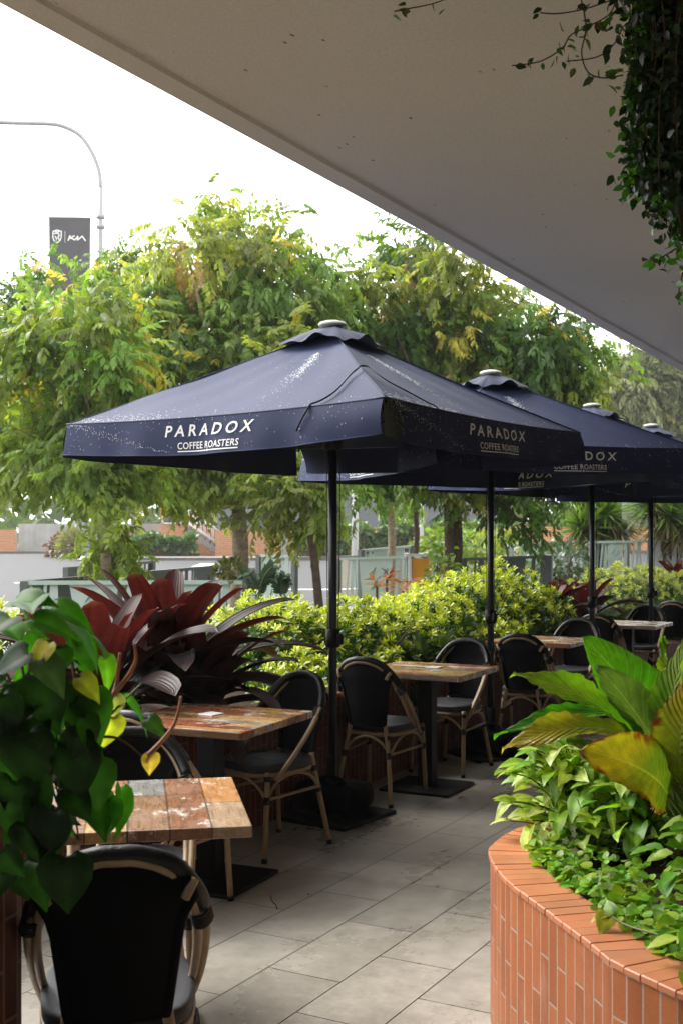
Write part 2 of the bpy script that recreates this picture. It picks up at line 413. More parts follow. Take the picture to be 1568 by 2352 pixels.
M['dark_steel'] = plain('dark_steel', (.075, .09, .082), .5, .4, 0, .2, 3)
M['galv'] = plain('galvanised_steel', (.42, .44, .46), .45, .5, .4, .12, 6)
M['grey_paint'] = plain('grey_paint', (.36, .375, .38), .5, .4, .1, .08, 6)
M['banner_cloth'] = plain('banner_cloth', (.10, .095, .105), .7, .2, 0, .1, 3)
M['weathered_white'] = plain('weathered_white', (.34, .34, .33), .7, .2, 0, .18, 1.5)
M['white_paint'] = plain('white_paint', (.72, .72, .71), .6, .3, 0, .08, 3)
M['fence_grey'] = plain('fence_grey', (.15, .16, .175), .55, .3, 0, .1, 2)
M['roof_metal'] = plain('roof_metal', (.30, .31, .33), .5, .4, 0, .12, 2)
M['window_dark'] = plain('window_dark', (.03, .035, .04), .1, .6, 0, .1, 2)
M['orange_board'] = plain('orange_board', (.72, .33, .03), .5, .35, 0, .08, 6)
M['bark_pale'] = plain('bark_pale', (.30, .235, .17), .85, .15, 0, .45, 16, 1., 40)
M['bark_dark'] = plain('bark_dark', (.085, .06, .045), .9, .1, 0, .4, 14, 1., 40)
M['leaf_tree'] = leafmat('leaf_tree', .42, .45, .55, (1.35, 1.25, .5))
M['leaf_far'] = leafmat('leaf_far', .6, .2, .4)
M['leaf_hedge'] = leafmat('leaf_hedge', .32, .5, .38, (1.25, 1.2, .5))
M['leaf_philo'] = leafmat('leaf_philo', .45, .22, .40, (1.1, 1.5, .35))
M['leaf_soft'] = leafmat('leaf_soft', .42, .4, .42, (1.2, 1.25, .45))
M['leaf_vine'] = leafmat('leaf_vine', .35, .45, .4, (1.15, 1.45, .35))
M['leaf_big'] = leafmat('leaf_big', .36, .45, .5, (1.25, 1.3, .3), vein=95.)
M['leaf_brom'] = leafmat('leaf_brom', .42, .2, .22, (1.4, .6, .45), backc=(.065, .045, .045), ribs=True)
M['stem_green'] = plain('stem_green', (.09, .12, .035), .5, .4, 0, .3, 20)
M['stem_orange'] = plain('stem_orange', (.42, .15, .06), .45, .45, 0, .3, 20)
M['stem_brown'] = plain('stem_brown', (.09, .055, .03), .7, .2, 0, .3, 20)
M['dry_leaf'] = plain('dry_leaf', (.19, .10, .045), .7, .2, 0, .4, 30)
M['petal'] = plain('petal', (.86, .80, .92), .6, .2, 0, .12, 60)
# ================================================================ ground
mb = MB()
xs = [-300, -120, -70]+list(np.arange(-50, 51, 4.))+[70, 120, 300]
ys = [-40, -10, 0, 5, 10]+list(np.arange(13, 61, 2.))+[70, 90, 130, 200, 400]
V = [(x, y, G(x, y)-.03) for x in xs for y in ys]; n = len(ys)
mb.add(V, [(i*n+j, (i+1)*n+j, (i+1)*n+j+1, i*n+j+1) for i in range(len(xs)-1) for j in range(n-1)], True)
struct(mb.build('ground', M['earth']))
mb = MB(); mb.add([(-3.5, -7, 0), (1.6, -7, 0), (1.6, 30, 0), (-3.5, 30, 0)], [(0, 1, 2, 3)])
fl = mb.build('terrace_floor', M['floor_tile']); fl.rotation_euler.z = ROT; struct(fl)
def sheet(name, mat, x0, x1, y0, y1, off, fx=None):
    def fn(u, v):
        x = x0+(x1-x0)*u; y = y0+(y1-y0)*v
        if fx: x, y = fx(x, y)
        return (x, y, G(x, y)+off)
    return struct(MB().grid(fn, max(2, int((x1-x0)/2.5)), max(2, int((y1-y0)/1.5))).build(name, M[mat]))
sheet('road', 'asphalt', -60, 50, 24.5, 50.5, .012)
sheet('side_road', 'asphalt', -60, -11.5, 50.5, 66, .012)
sheet('verge', 'verge_grass', -60, -11.3, 66.2, 67.2, .10)
sheet('footpath', 'paving', -11.2, 50, 50.7, 53.2, .10)
sheet('plaza_paving', 'paving', -14, 16, 13.4, 24.3, .010)
def kerb(pts):
    m = MB()
    for (a, b), (c, d) in zip(pts[:-1], pts[1:]):
        p = Vector((a, b, G(a, b))); q = Vector((c, d, G(c, d))); dv = (q-p)
        m.box((p+q)/2+Vector((0, 0, .03)), (dv.length+.02, .2, .2), rot=dv.to_track_quat('X', 'Z').to_matrix())
    return m.build('kerb', M['kerb_stone'])
struct(kerb([(-40, 66.1), (-30, 66.1), (-20, 66.1), (-11.2, 66), (-11.1, 60), (-11.0, 54), (-10.2, 51.3)]+[(x, 50.6) for x in range(-9, 51, 6)]))
for (x0, x1, y0, y1) in ((-9.2, -8.0, 33, 33.35), (-3.5, -2.9, 37, 40), (-1.4, 1.2, 29.9, 30.2), (-5.6, -5.0, 44, 47), (-16, -13, 40, 40.3)):
    sheet('road_marking', 'road_paint', x0, x1, y0, y1, .018)
# ================================================================ concrete awning over the terrace
def edge_x(y): return -2.84 + (0 if y < 12 else .012*(y-12)**1.7 if y < 30 else 1.6)
aw = thing('concrete_awning', 'smooth beige concrete awning slanting across the top of the picture', 'awning', R(-1, 5, 3.3), ROT)
YS = [-8, -4, 0, 2, 4, 6, 8, 10, 12, 13, 14, 15, 16, 18, 20, 23, 26, 30]
prof = [(0, .42), (0, .012), (.014, 0), (.125, 0), (.13, .018), (.155, .018), (.16, .012), (4.6, .012), (4.6, .42)]
m1 = MB()
vs = [tuple(R(edge_x(y)+px, y, 3.3+pz)) for y in YS for px, pz in prof]; k = len(prof)
m1.add(vs, [(i*k+j, i*k+(j+1) % k, (i+1)*k+(j+1) % k, (i+1)*k+j) for i in range(len(YS)-1) for j in range(k)])
m1.build('slab', M['soffit'], aw, world=True)
wl = thing('shade_wall', 'unseen dark walls added round the terrace to hold back light', 'wall', R(1.7, 5, 0), ROT)  # out of view, added to block light from the right
m1 = MB(); m1.box((0, 6, 1.65), (.2, 34, 3.3)); m1.build('wall', M['shade_wall_dark'], wl)
m1 = MB(); m1.box((-4.2, -11.2, 1.65), (8.2, .2, 3.3)); m1.build('end_shade_wall', M['shade_wall_dark'], wl)  # unseen, added behind the camera to close off light there
m1 = MB(); m1.box((-5.6, -8.2, 1.65), (.2, 5.8, 3.3)); m1.build('side_shade_wall', M['shade_wall_dark'], wl)  # unseen, added behind left to darken the near chairs and leaves
# ================================================================ brick wall behind the tables
bw = thing('brick_retaining_wall', 'low dark red brick retaining wall running behind the tables', 'wall', R(-3.55, 8, 0), ROT)
m1 = MB(); y0, y1, h = -6., 16., .60
m1.grid(lambda u, v: (.05, y0+(y1-y0)*u, h*v), 40, 2, lambda u, v: (h*v+.03, (y1-y0)*u), False)
m1.build('brick_face', M['wall_brick'], bw)
m1 = MB(); m1.box((-.06, 5, .29), (.215, 22, .58)); m1.build('core', M['mortar'], bw)
cp = MB(); cols = []
for k in range(int((y1-y0)/.058)):
    nb = len(cp.v); cp.box((-.045, y0+.03+k*.058, .612), (.205, .052, .024))
    f = random.uniform(.75, 1.1); cols += [(.20*f, .058*f, .03*f)]*(len(cp.v)-nb)
cp.build('coping', M['coping'], bw, col=np.array(cols))
sb = MB()
sb.grid(lambda u, v: tuple(R(-3.68-2.9*u, 1.5+21*v, .52+.07*math.sin(9*u+23*v)+.04*math.sin(31*v-6*u))), 8, 50)
sb.grid(lambda u, v: tuple(R(-6.58, 1.5+21*v, -.1+.62*u)), 2, 6)
struct(sb.build('garden_bed_soil', M['soil']))
# ================================================================ chairs
GF = 'black and bamboo look bistro chairs along the terrace'
def make_chair():
    root = thing('bistro_chair', 'x', 'chair', (0, 0, 0), 0, GF)
    hp = [(.205, .14, .395), (.222, .03, .50), (.226, -.10, .635), (.205, -.195, .745), (.14, -.248, .83), (.06, -.268, .862), (0, -.272, .866)]
    hp = [(x*.915, y, z-.008) for x, y, z in hp]
    hp = hp + [(-x, y, z) for x, y, z in hp[-2::-1]]
    hoop = spline(hp, 7)
    m = MB(); m.tube(hoop, .0125, 8)
    inn = [Vector((p.x*.90, p.y-.012, p.z-.018)) if p.z > .5 else Vector((p.x*.90, p.y-.012*max(0, (p.z-.395)/.105), p.z-.018*max(0, (p.z-.395)/.105))) for p in hoop]
    m.tube(inn, .0115, 8)
    # little braces from the posts to the hoop
    for s in (-1, 1):
        m.tube(spline([(s*.15, -.262, .745), (s*.16, -.262, .765), (s*.172, -.25, .785)], 4), .011, 8)
    m.build('hoop', M['bamboo_tube'], root)
    wrap = [p for p in hoop if p.z > .70]
    m = MB(); m.tube([Vector((p.x*.985, p.y-.002, p.z-.004)) for p in wrap], .0212, 10, True)
    for s, seg in ((1, wrap[:2]), (-1, wrap[-2:])):
        d = (seg[1]-seg[0]).normalized()
        for k in range(5):
            base = wrap[0] if s == 1 else wrap[-1]
            c = base + d*(-.006-.011*k)*(1 if s == 1 else -1); c = Vector((c.x*.95, c.y-.006, c.z-.008))
            a = d.orthogonal().normalized(); b = d.cross(a)
            m.tube([c+a*(.027*math.cos(t))+b*(.021*math.sin(t)) for t in np.linspace(0, 2*math.pi, 13)[:-1]], .0045, 6, closed=True)
    m.build('hoop_wrap', M['black_wrap'], root)
    # sling back
    hz = sorted([(p.z, p.x, p.y) for p in hoop[:len(hoop)//2+1]])
    def hw(z):
        if z < .70: return .110+.032*(z-.46)/.24
        xh = np.interp(z, [a[0] for a in hz], [a[1] for a in hz]) if z < .866 else 0
        f = min(1, (z-.69)/.075); f = f*f*(3-2*f)
        return (1-f)*.142+f*xh*.97
    def yb(z, u): return -.205-.065*(z-.45)/.42+.012-.035*(1-u*u)*(1-max(0, (z-.75)/.12))
    m = MB()
    for off, fl in ((0.0, False), (-.012, True)):
        m.grid(lambda a, b: (lambda z: (hw(z)*(2*a-1), yb(z, 2*a-1)+off, z))(.465+(.868-.465)*(1-(1-b)**1.6)), 12, 18, None, True, fl)
    for s in (-1, 1):
        m.tube([(s*(hw(z)-.002), yb(z, 1)-.006, z) for z in np.linspace(.462, .79, 9)], .0145, 8)
    m.tube([(hw(.466)*u, yb(.466, u)-.006, .466) for u in np.linspace(-1, 1, 9)], .009, 6)
    m.build('backrest', M['sling'], root)
    def sup(hx, hy, n, e=4.2):
        return [(hx*math.copysign(abs(math.cos(t))**(2/e), math.cos(t)), hy*math.copysign(abs(math.sin(t))**(2/e), math.sin(t))) for t in np.linspace(0, 2*math.pi, n+1)[:-1]]
    m = MB(); vs, fs = [], []; n = 40
    rings = [(.985, .424), (1.0, .43), (1.0, .452), (.985, .4605), (.93, .464), (.5, .460), (.02, .458)]
    for k, z in rings:
        for (x, y) in sup(.187*k, .208*k, n):
            vs.append((x*(1-.10*max(0, -y)/.21), y+.012, z))
    for i in range(len(rings)-1):
        for j in range(n): fs.append((i*n+j, i*n+(j+1) % n, (i+1)*n+(j+1) % n, (i+1)*n+j))
    fs.append(tuple(range(n))[::-1]); fs.append(tuple((len(rings)-1)*n+j for j in range(n)))
    m.add(vs, fs, True); m.build('seat', M['seat_weave'], root)
    m = MB(); m.tube([(x*(1-.10*max(0, -y)/.21), y+.012, .408) for x, y in sup(.178, .20, 32)], .0115, 8, closed=True)
    m.build('seat_frame', M['bamboo_tube'], root)
    legs = []
    for s in (-1, 1):
        legs.append([(s*.193, .222, 0), (s*.182, .19, .43)])
        legs.append([(s*.180, -.265, 0), (s*.142, -.215, .30), (s*.112, -.198, .47)])
    for pts in legs:
        m = MB(); m.tube(spline(pts, 5), .0135, 9); l = m.build('leg', M['bamboo_tube'], root)
        a = Vector(pts[0]); d = (Vector(pts[1])-a).normalized()
        m = MB(); m.tube([a+d*0.0, a+d*.022], .0155, 9); m.build('foot_cap', M['black_wrap'], l)
        for zz in ((.285, .297, .309), (.395, .407)):
            m = MB()
            for z in zz: m.tube([a+d*(z-.0065), a+d*(z+.0065)], .0175, 9)
            m.build('binding', M['black_wrap'], l)
    for s in (-1, 1):
        m = MB(); m.tube([(s*.186, .21, .30), (s*.152, -.215, .30)], .0085, 7); m.build('stretcher', M['bamboo_tube'], root)
        m = MB(); m.tube(spline([(s*.186, .20, .30), (s*.18, .12, .375), (s*.175, 0, .40), (s*.165, -.12, .375), (s*.152, -.21, .30)], 6), .0085, 7)
        m.build('brace', M['bamboo_tube'], root)
    for yy, xx in ((.205, .186), (-.212, .150)):
        m = MB(); m.tube(spline([(-xx, yy, .30), (-xx*.62, yy, .365), (0, yy, .398), (xx*.62, yy, .365), (xx, yy, .30)], 6), .0085, 7)
        m.build('brace', M['bamboo_tube'], root)
    return root
CH = [  # location in the row frame, heading away from +y, label
 ('cam', (-.545, 2.885), 10., 'bistro chair in the bottom left corner, its black back to the viewer'),
 ('cam', (-.715, 4.03), 190., 'bistro chair facing the viewer behind the nearest wooden table'),
 ('row', (-3.06, 3.98), 3., 'bistro chair half hidden by leaves between the two nearest tables'),
 ('row', (-3.21, 5.03), 168., 'wet bistro chair facing the viewer at the right side of the table with red planks'),
 ('row', (-3.25, 6.37), 2., 'bistro chair seen from behind just right of the nearest umbrella pole'),
 ('row', (-3.23, 7.36), 178., 'bistro chair facing the viewer in front of the second umbrella pole'),
 ('row', (-3.08, 8.46), 6., 'bistro chair seen from behind just right of the second umbrella pole'),
 ('row', (-3.19, 9.79), 180., 'bistro chair facing the viewer beyond the third table, above the big green leaf'),
 ('row', (-3.26, 11.05), 0., 'bistro chair seen from behind just right of the third umbrella pole'),
 ('row', (-3.25, 12.36), 180., 'bistro chair facing the viewer beyond the farthest table in sight'),
 ('row', (-3.2, 13.75), 0., 'farthest bistro chair, cut by the right edge of the picture'),
]
c0 = make_chair()
for i, (fr, (x, y), h, lab) in enumerate(CH):
    loc = R(x, y) if fr == 'row' else Vector((x, y, 0)); rz = rad(h)+(ROT if fr == 'row' else 0)
    if i == 0: c0.location = loc; c0.rotation_euler.z = rz; c0['label'] = lab
    else: dup(c0, loc, rz, lab)
# ================================================================ tables
def make_table():
    root = thing('cafe_table', 'x', 'table', (0, 0, 0), 0, 'square patchwork wood cafe tables')
    m = MB(); m.box((0, 0, .732), (.70, .70, .034), bev=.005); m.build('tabletop', M['wood'], root)
    m = MB(); m.box((0, 0, .36), (.095, .095, .70), bev=.006); m.box((0, 0, .707), (.34, .34, .012)); m.build('pedestal', M['black_metal'], root)
    m = MB(); m.box((0, 0, .009), (.46, .46, .018), bev=.005); m.build('base_plate', M['black_metal'], root)
    return root
TB = [(Vector((-.655, 3.60, 0)), rad(10), 'nearest square table with wide orange, grey and yellow planks'),
      (R(-3.13, 4.42), ROT+rad(95.3), 'wet square table of narrow red planks below the large burgundy bromeliad'),
      (R(-3.12, 6.74), ROT+rad(92), 'square patchwork table between two chairs in front of the second umbrella pole'),
      (R(-3.24, 9.19), ROT+rad(91), 'square patchwork table just above the tip of the big green leaf'),
      (R(-3.14, 11.45), ROT+rad(90), 'farthest square table, its pale wet top shining')]
t0 = make_table()
for i, (loc, rz, lab) in enumerate(TB):
    if i == 0: t0.location = loc; t0.rotation_euler.z = rz; t0['label'] = lab
    else: dup(t0, loc, rz, lab)
tt = [c for c in t0.children if c.name.startswith('tabletop')][0]
tt.material_slots[0].link = 'OBJECT'; tt.material_slots[0].material = M['wood_wide']
for (loc, rz, lab) in ((Vector((-.70, 3.66, .7495)), .15, 'small white square card on the nearest table'),
                       (Vector((-.60, 5.44, .7495)), -.6, 'small white card on the wet table of red planks'),
                       (R(-3.10, 6.80, .7495), -.5, 'small white card on the table before the second umbrella pole')):
    m = MB(); m.box((0, 0, .003), (.085, .085, .006), bev=.0015); c = m.build('table_card', M['card'])
    c.location = loc; c.rotation_euler.z = rz; tag(c, lab, 'table card', 'white table cards')
# ================================================================ umbrellas
A, ZE, ZA, VH = 1.035, 2.18, 2.737, .172
def text_mesh(body, width, cap, shear, bold, tracking):
    cu = bpy.data.curves.new('t', 'FONT'); cu.body = body; cu.size = 1; cu.shear = shear; cu.offset = bold; cu.space_character = tracking
    cu.resolution_u = 3
    o = bpy.data.objects.new('t', cu); C.objects.link(o); bpy.context.view_layer.update()
    me = bpy.data.meshes.new_from_object(o.evaluated_get(bpy.context.evaluated_depsgraph_get()))
    bm = bmesh.new(); bm.from_mesh(me)
    bmesh.ops.triangulate(bm, faces=bm.faces[:])
    for _ in range(2):
        lw = max(v.co.x for v in bm.verts)-min(v.co.x for v in bm.verts)
        ed = [e for e in bm.edges if e.calc_length()*width/lw > .02]
        if ed: bmesh.ops.subdivide_edges(bm, edges=ed, cuts=1); bmesh.ops.triangulate(bm, faces=bm.faces[:])
    bm.verts.index_update()
    vs = [v.co.copy() for v in bm.verts]; fs = [tuple(v.index for v in f.verts) for f in bm.faces]; bm.free()
    bpy.data.objects.remove(o); bpy.data.curves.remove(cu); bpy.data.meshes.remove(me)
    x0 = min(v.x for v in vs); x1 = max(v.x for v in vs); y0 = min(v.y for v in vs); y1 = max(v.y for v in vs)
    return [((v.x-(x0+x1)/2)/(x1-x0)*width, (v.y-y0)/(y1-y0)*cap) for v in vs], fs
T_IT = text_mesh('PARADOX', .594, .056, .22, .018, 1.5); T_UP = text_mesh('PARADOX', .594, .056, .10, .018, 1.5)
T_SUB = text_mesh('COFFEE ROASTERS', .425, .033, .06, .012, 1.05)
def sidev(k):
    n = [(0, -1), (1, 0), (0, 1), (-1, 0)][k]; return Vector((n[0], n[1], 0)), Vector((-n[1], n[0], 0))
def hem(k, s):                    # s in -1..1 along the eave of side k
    n, r = sidev(k); return n*A + r*(A*s) + Vector((0, 0, ZE-.02*(1-s*s)))
def can(k, s, v):                 # canopy face: v 0 at the apex, 1 at the hem
    e = hem(k, s); a = Vector((0, 0, ZA)); p = a.lerp(e, v)
    p.z -= .028*math.sin(math.pi*v)*(1-.8*abs(s)**2)
    p.z += .0045*math.sin(15*s+5*v+k)*v*math.sin(math.pi*v)+.004*math.sin(7*s*v-9*v)*math.sin(math.pi*v); return p
def val(k, s, t):                 # valance
    n, r = sidev(k); p = hem(k, s)
    wv = .018*math.sin(5.3*s+k*1.3)+.014*math.sin(11*s+2*k)+.006*math.sin(23*s+k)
    fl = .055*max(0, s-.35)**1.2*(1 if k != 1 else .3)-.03*max(0, -.6-s)
    p = p + n*(.004+t*(.012+wv+fl)+.02*math.sin(math.pi*t)*max(0, s-.2))
    p.z -= VH*t*(1+.05*math.cos(2.5*s+k)-.10*max(0, s-.55)); return p
def make_umbrella():
    root = thing('market_umbrella', 'x', 'umbrella', (0, 0, 0), 0, 'navy market umbrellas over the tables')
    m = MB()
    for k in range(4): m.grid(lambda a, b: can(k, 2*a-1, .02+.98*b), 24, 14)
    cano = m.build('canopy', M['canopy_cloth'], root)
    m = MB()
    for k in range(4):
        ps = [hem(k, s)+Vector((0, 0, .004)) for s in np.linspace(-1, 1, 25)]; m.tube(ps, .0045, 6)
        m.tube([can(k, 1, v)+Vector((0, 0, .003)) for v in np.linspace(.1, 1, 14)], .004, 6)
    m.build('seam', M['vent_cloth'], cano)
    for k in range(4):
        s0_ = -.86 if k == 1 else -.985
        m = MB(); m.grid(lambda a, b: val(k, s0_+(.985-s0_)*a, b), 40, 8)
        m.tube([val(k, s, 1.) for s in np.linspace(s0_, .985, 41)], .0035, 6)
        vo = m.build('valance', M['canopy_cloth'], root)
        n, r = sidev(k)
        for nm, (tv, tf), top, dx in (('brand_lettering', T_IT if k in (0, 2) else T_UP, .165+.325, 0.), ('subtitle_lettering', T_SUB, .84, .0)):
            m = MB(); vs = [val(k, (x+dx)/A, top-y/VH)+n*.0035 for x, y in tv]; m.add(vs, tf); m.build(nm, M['letter_paint'], vo)
        m = MB()
        for x0, x1 in ((-.212, -.012), (.012, .212)):
            m.grid(lambda a, b: val(k, (x0+(x1-x0)*a)/A, .885+.032*b)+n*.0035, 8, 1)
        for xc in (-.004, .004): m.grid(lambda a, b: val(k, (xc-.003+.006*a)/A, .87+.06*b)+n*.0036, 1, 1)
        m.build('underline', M['letter_paint'], vo)
    m = MB()
    for k in range(4):
        n, r = sidev(k)
        def fn(a, b):
            s = 2*a-1; e = n*.225+r*(.225*s); p = Vector((0, 0, ZA+.03)).lerp(e, b)
            z = ZA+.028-.095*b**1.25; z += .016*b**3*(math.sin(4.2*s+1.2*k)+.6*math.sin(9*s+k))-.03*b*b*abs(s)**2; p.z = z; return p
        m.grid(fn, 20, 8)
    m.build('vent_flap', M['vent_cloth'], root)
    m = MB(); m.lathe([(.03, ZA+.0), (.05, ZA+.018), (.078, ZA+.024), (.082, ZA+.032), (.072, ZA+.043), (.04, ZA+.052), (.001, ZA+.055)], n=24); m.build('cap', M['white_cap'], root)
    m = MB(); m.tube([(0, 0, .05), (0, 0, ZA)], .024, 14); m.build('pole', M['pole_metal'], root)
    m = MB(); m.lathe([(.026, .95), (.040, .955), (.040, 1.05), (.026, 1.055)], n=14); m.box((.045, 0, 1.0), (.035, .03, .06), bev=.005); m.build('crank', M['black_metal'], root)
    for dx, dy in ((.04, .012), (-.028, -.02)):
        m = MB(); m.tube(spline([(dx*.6, dy, 2.3), (dx, dy, 1.9), (dx*.9, dy, 1.45), (dx*.7, dy, 1.02)], 4), .0028, 5); m.build('pull_cord', M['black_wrap'], root)
    for k in range(8):
        m = MB(); a = k*math.pi/4
        s = 1/max(abs(math.cos(a)), abs(math.sin(a))); e = Vector((A*s*math.cos(a)*.985, A*s*math.sin(a)*.985, ZE-(.05 if k % 2 == 0 else .014))); top = Vector((0, 0, ZA-.06))
        mid = top.lerp(e, .5)-Vector((0, 0, .045 if k % 2 == 0 else .012))
        m.tube([top, mid, e], .009, 6); m.tube([Vector((.03*math.cos(a), .03*math.sin(a), 2.12)), mid], .008, 6); m.build('rib', M['black_metal'], root)
    m = MB(); m.lathe([(.03, 2.06), (.055, 2.07), (.055, 2.16), (.03, 2.17)], n=16); m.build('runner', M['black_metal'], root)
    m = MB(); m.box((0, 0, .011), (.52, .52, .022), bev=.006); m.lathe([(.05, .022), (.036, .04), (.034, .34), (.028, .345)], n=14); m.build('base', M['black_metal'], root)
    # rain drops lying on the cloth
    tv = []; tf = []
    m = MB()
    def drop(p, nrm, r):
        q = nrm.to_track_quat('Z', 'Y').to_matrix(); b0 = len(m.v); ns = 6
        st = random.uniform(.75, 1.5)
        vs = [p+q @ Vector((r*math.cos(t), r*st*math.sin(t), 0)) for t in np.linspace(0, 2*math.pi, ns+1)[:-1]]
        vs += [p+q @ Vector((.6*r*math.cos(t), .6*r*st*math.sin(t), .5*r)) for t in np.linspace(0, 2*math.pi, ns+1)[:-1]]+[p+q @ Vector((0, 0, .62*r))]
        fs = [(i, (i+1) % ns, ns+(i+1) % ns, ns+i) for i in range(ns)]+[(ns+i, ns+(i+1) % ns, 2*ns) for i in range(ns)]
        m.add(vs, fs, True)
    def put(k, s, v, r):
        p = can(k, s, v); nn = (can(k, s+.01, v)-can(k, s-.01, v)).cross(can(k, s, min(1, v+.01))-can(k, s, v-.01)); nn.normalize()
        if nn.z < 0: nn = -nn
        drop(p+nn*.0005, nn, r)
    rr = random.Random(5)
    for k in range(4):
        for _ in range(420):                                 # streaks below the vent and along the hems
            v = .26+.62*abs(rr.gauss(0, .38)); s = (.34 if k == 0 else -.1)+rr.gauss(0, .055)+(.0 if k else -.15*(v-.3))
            if v < .96: put(k, s, v, rr.uniform(.0012, .0042)*(1.1 if v < .6 else .8))
        for _ in range(360):
            v = 1-abs(rr.gauss(0, .05)); s = rr.uniform(-1, -.35) if rr.random() < .75 else rr.uniform(-1, 1)
            if v > .3 and v < .995: put(k, s*.99, v, rr.uniform(.0012, .0042))
        for _ in range(160): put(k, rr.uniform(-1, 1), rr.uniform(.3, .98), rr.uniform(.0008, .0022))
        for _ in range(330):
            n, r_ = sidev(k); t = rr.random()**1.5
            s = -1+1.9*rr.random()**1.4 if rr.random() < .6 else -.95+.65*t+rr.gauss(0, .04)
            if -.98 < s < .98: drop(val(k, s, t*.9+.02)+n*.0012, n, rr.uniform(.0010, .0032))
    wd = m.build('rain_drops', M['water'], root); wd['kind'] = 'stuff'
    return root
UM = [(R(-3.26, 5.78), rad(-35.3), 'nearest navy umbrella, its whole canopy and both printed valances in view'),
      (R(-3.2, 8.0), rad(-64), 'second navy umbrella, half hidden behind the nearest one'),
      (R(-3.17, 10.36), rad(-44), 'third navy umbrella along the row, mostly covered by the second'),
      (R(-3.18, 12.48), rad(-12), 'farthest navy umbrella at the right edge of the picture')]
u0 = make_umbrella()
for i, (loc, rz, lab) in enumerate(UM):
    if i == 0: u0.location = loc; u0.rotation_euler.z = rz; u0['label'] = lab
    else: dup(u0, loc, rz, lab)
vo1 = [c for c in u0.children if c.name.startswith('valance')][1]
m = MB(); m.grid(lambda a, b: val(1, -1.0+.16*a, b*.93)-sidev(1)[0]*(.02+.03*a), 6, 6); m.build('corner_lining', M['lining'], vo1)
m = MB(); m.box((.036, -.014, .36), (.006, .022, .25)); m.build('label_strip', M['lining'], u0)
# strap tied round the near corner of the nearest canopy
stp = []
def lift(k, s, v, h):
    p = can(k, s, v); nn = (can(k, min(1, s+.02), v)-can(k, s-.02, v)).cross(can(k, s, min(1, v+.02))-can(k, s, v-.02)).normalized()
    return p+(nn if nn.z > 0 else -nn)*h
for t in (.62, .45, .28, .12): stp.append(val(0, .60-.09*t, t)+sidev(0)[0]*.012)
for i in range(15): t = i/14; stp.append(lift(0, .60+.40*t, .995-.40*t+.03*math.sin(7*t), .012+.012*t))
for i in range(1, 15): t = i/14; stp.append(lift(1, -1+.42*t, .595+.40*t+.02*math.sin(6*t), .024-.012*t))
for t in (.12, .25, .38): stp.append(val(1, -.58+.05*t, t)+sidev(1)[0]*.012)
m = MB(); m.tube(spline(stp, 2), .0062, 6, flat=.5); m.build('tie_strap', M['black_wrap'], u0)
# sandbag weights on the umbrella bases
def sandbag(loc, rz, lab):
    t = thing('sandbag', lab, 'sandbag', loc, rz, 'black weight bags on the umbrella bases')
    m = MB()
    def fn(u, v):
        a = 2*math.pi*u; b = math.pi*(v-.5); cb = math.copysign(abs(math.cos(b))**.5, math.cos(b)); sbn = math.copysign(abs(math.sin(b))**.7, math.sin(b))
        ca = math.copysign(abs(math.cos(a))**.7, math.cos(a)); sa = math.copysign(abs(math.sin(a))**.7, math.sin(a))
        z = .085+.085*sbn+.012*math.sin(3*a+1)*cb
        r = .055
        return ((.225+.014*math.sin(5*a))*ca*cb*(1 if cb > 0 else 1), (.17+.012*math.sin(7*a+2))*sa*cb, max(.0, z)+.01*math.sin(9*a)*cb)
    m.grid(fn, 36, 14); m.build('bag', M['bag_cloth'], t)
    m = MB(); m.tube(spline([(-.09, -.02, .165), (-.05, -.03, .20), (.05, -.03, .20), (.09, -.02, .165)], 6), .010, 6); m.build('handle', M['black_wrap'], t)
    return t
sandbag(R(-3.27, 5.78, .024), ROT+.2, 'slumped black weight bag round the foot of the nearest umbrella pole')
sandbag(R(-3.2, 8.0, .024), ROT, 'black weight bag at the foot of the second umbrella pole')
# ================================================================ curved terracotta planter on the right
out = [(.75, 2.645), (.651, 2.831), (.6257, 2.947), (.561, 3.221), (.496, 3.489), (.4735, 3.70), (.4805, 3.86), (.5285, 3.995), (.60, 4.12), (.70, 4.245), (.86, 4.36), (1.15, 4.46), (1.6, 4.46), (2.1, 4.2), (2.3, 3.5), (2.2, 2.7), (1.8, 2.35), (1.3, 2.36), (.95, 2.46), (.75, 2.645)]
cl = spline([(a, b, 0) for a, b in out], 24)[:-1]
segs = [0.]
for a, b in zip(cl, cl[1:]+cl[:1]): segs.append(segs[-1]+(b-a).length)
LEN = segs[-1]
def along(s):
    s = s % LEN; i = int(np.searchsorted(segs, s, 'right'))-1; i = min(i, len(cl)-1)
    a = cl[i]; b = cl[(i+1) % len(cl)]; f = (s-segs[i])/max(1e-9, segs[i+1]-segs[i]); return a.lerp(b, f)
def inward(s):
    d = (along(s+.03)-along(s-.03)).normalized(); return Vector((d.y, -d.x, 0))
PH = .54
rp = thing('brick_planter', 'curved terracotta brick planter in the bottom right corner', 'planter', (1.3, 3.4, 0))
mb = MB()
NS = int(LEN/.014)
mb.grid(lambda u, v: tuple(along(u*LEN)+inward(u*LEN)*.007+Vector((0, 0, (PH-.010)*v))), NS, 2, lambda u, v: ((PH-.010)*v+.06, u*LEN), True, True)
mb.build('brick_face', M['terracotta'], rp, world=True)
mb = MB(); cols = []
nb = int(LEN/.0565); st = LEN/nb
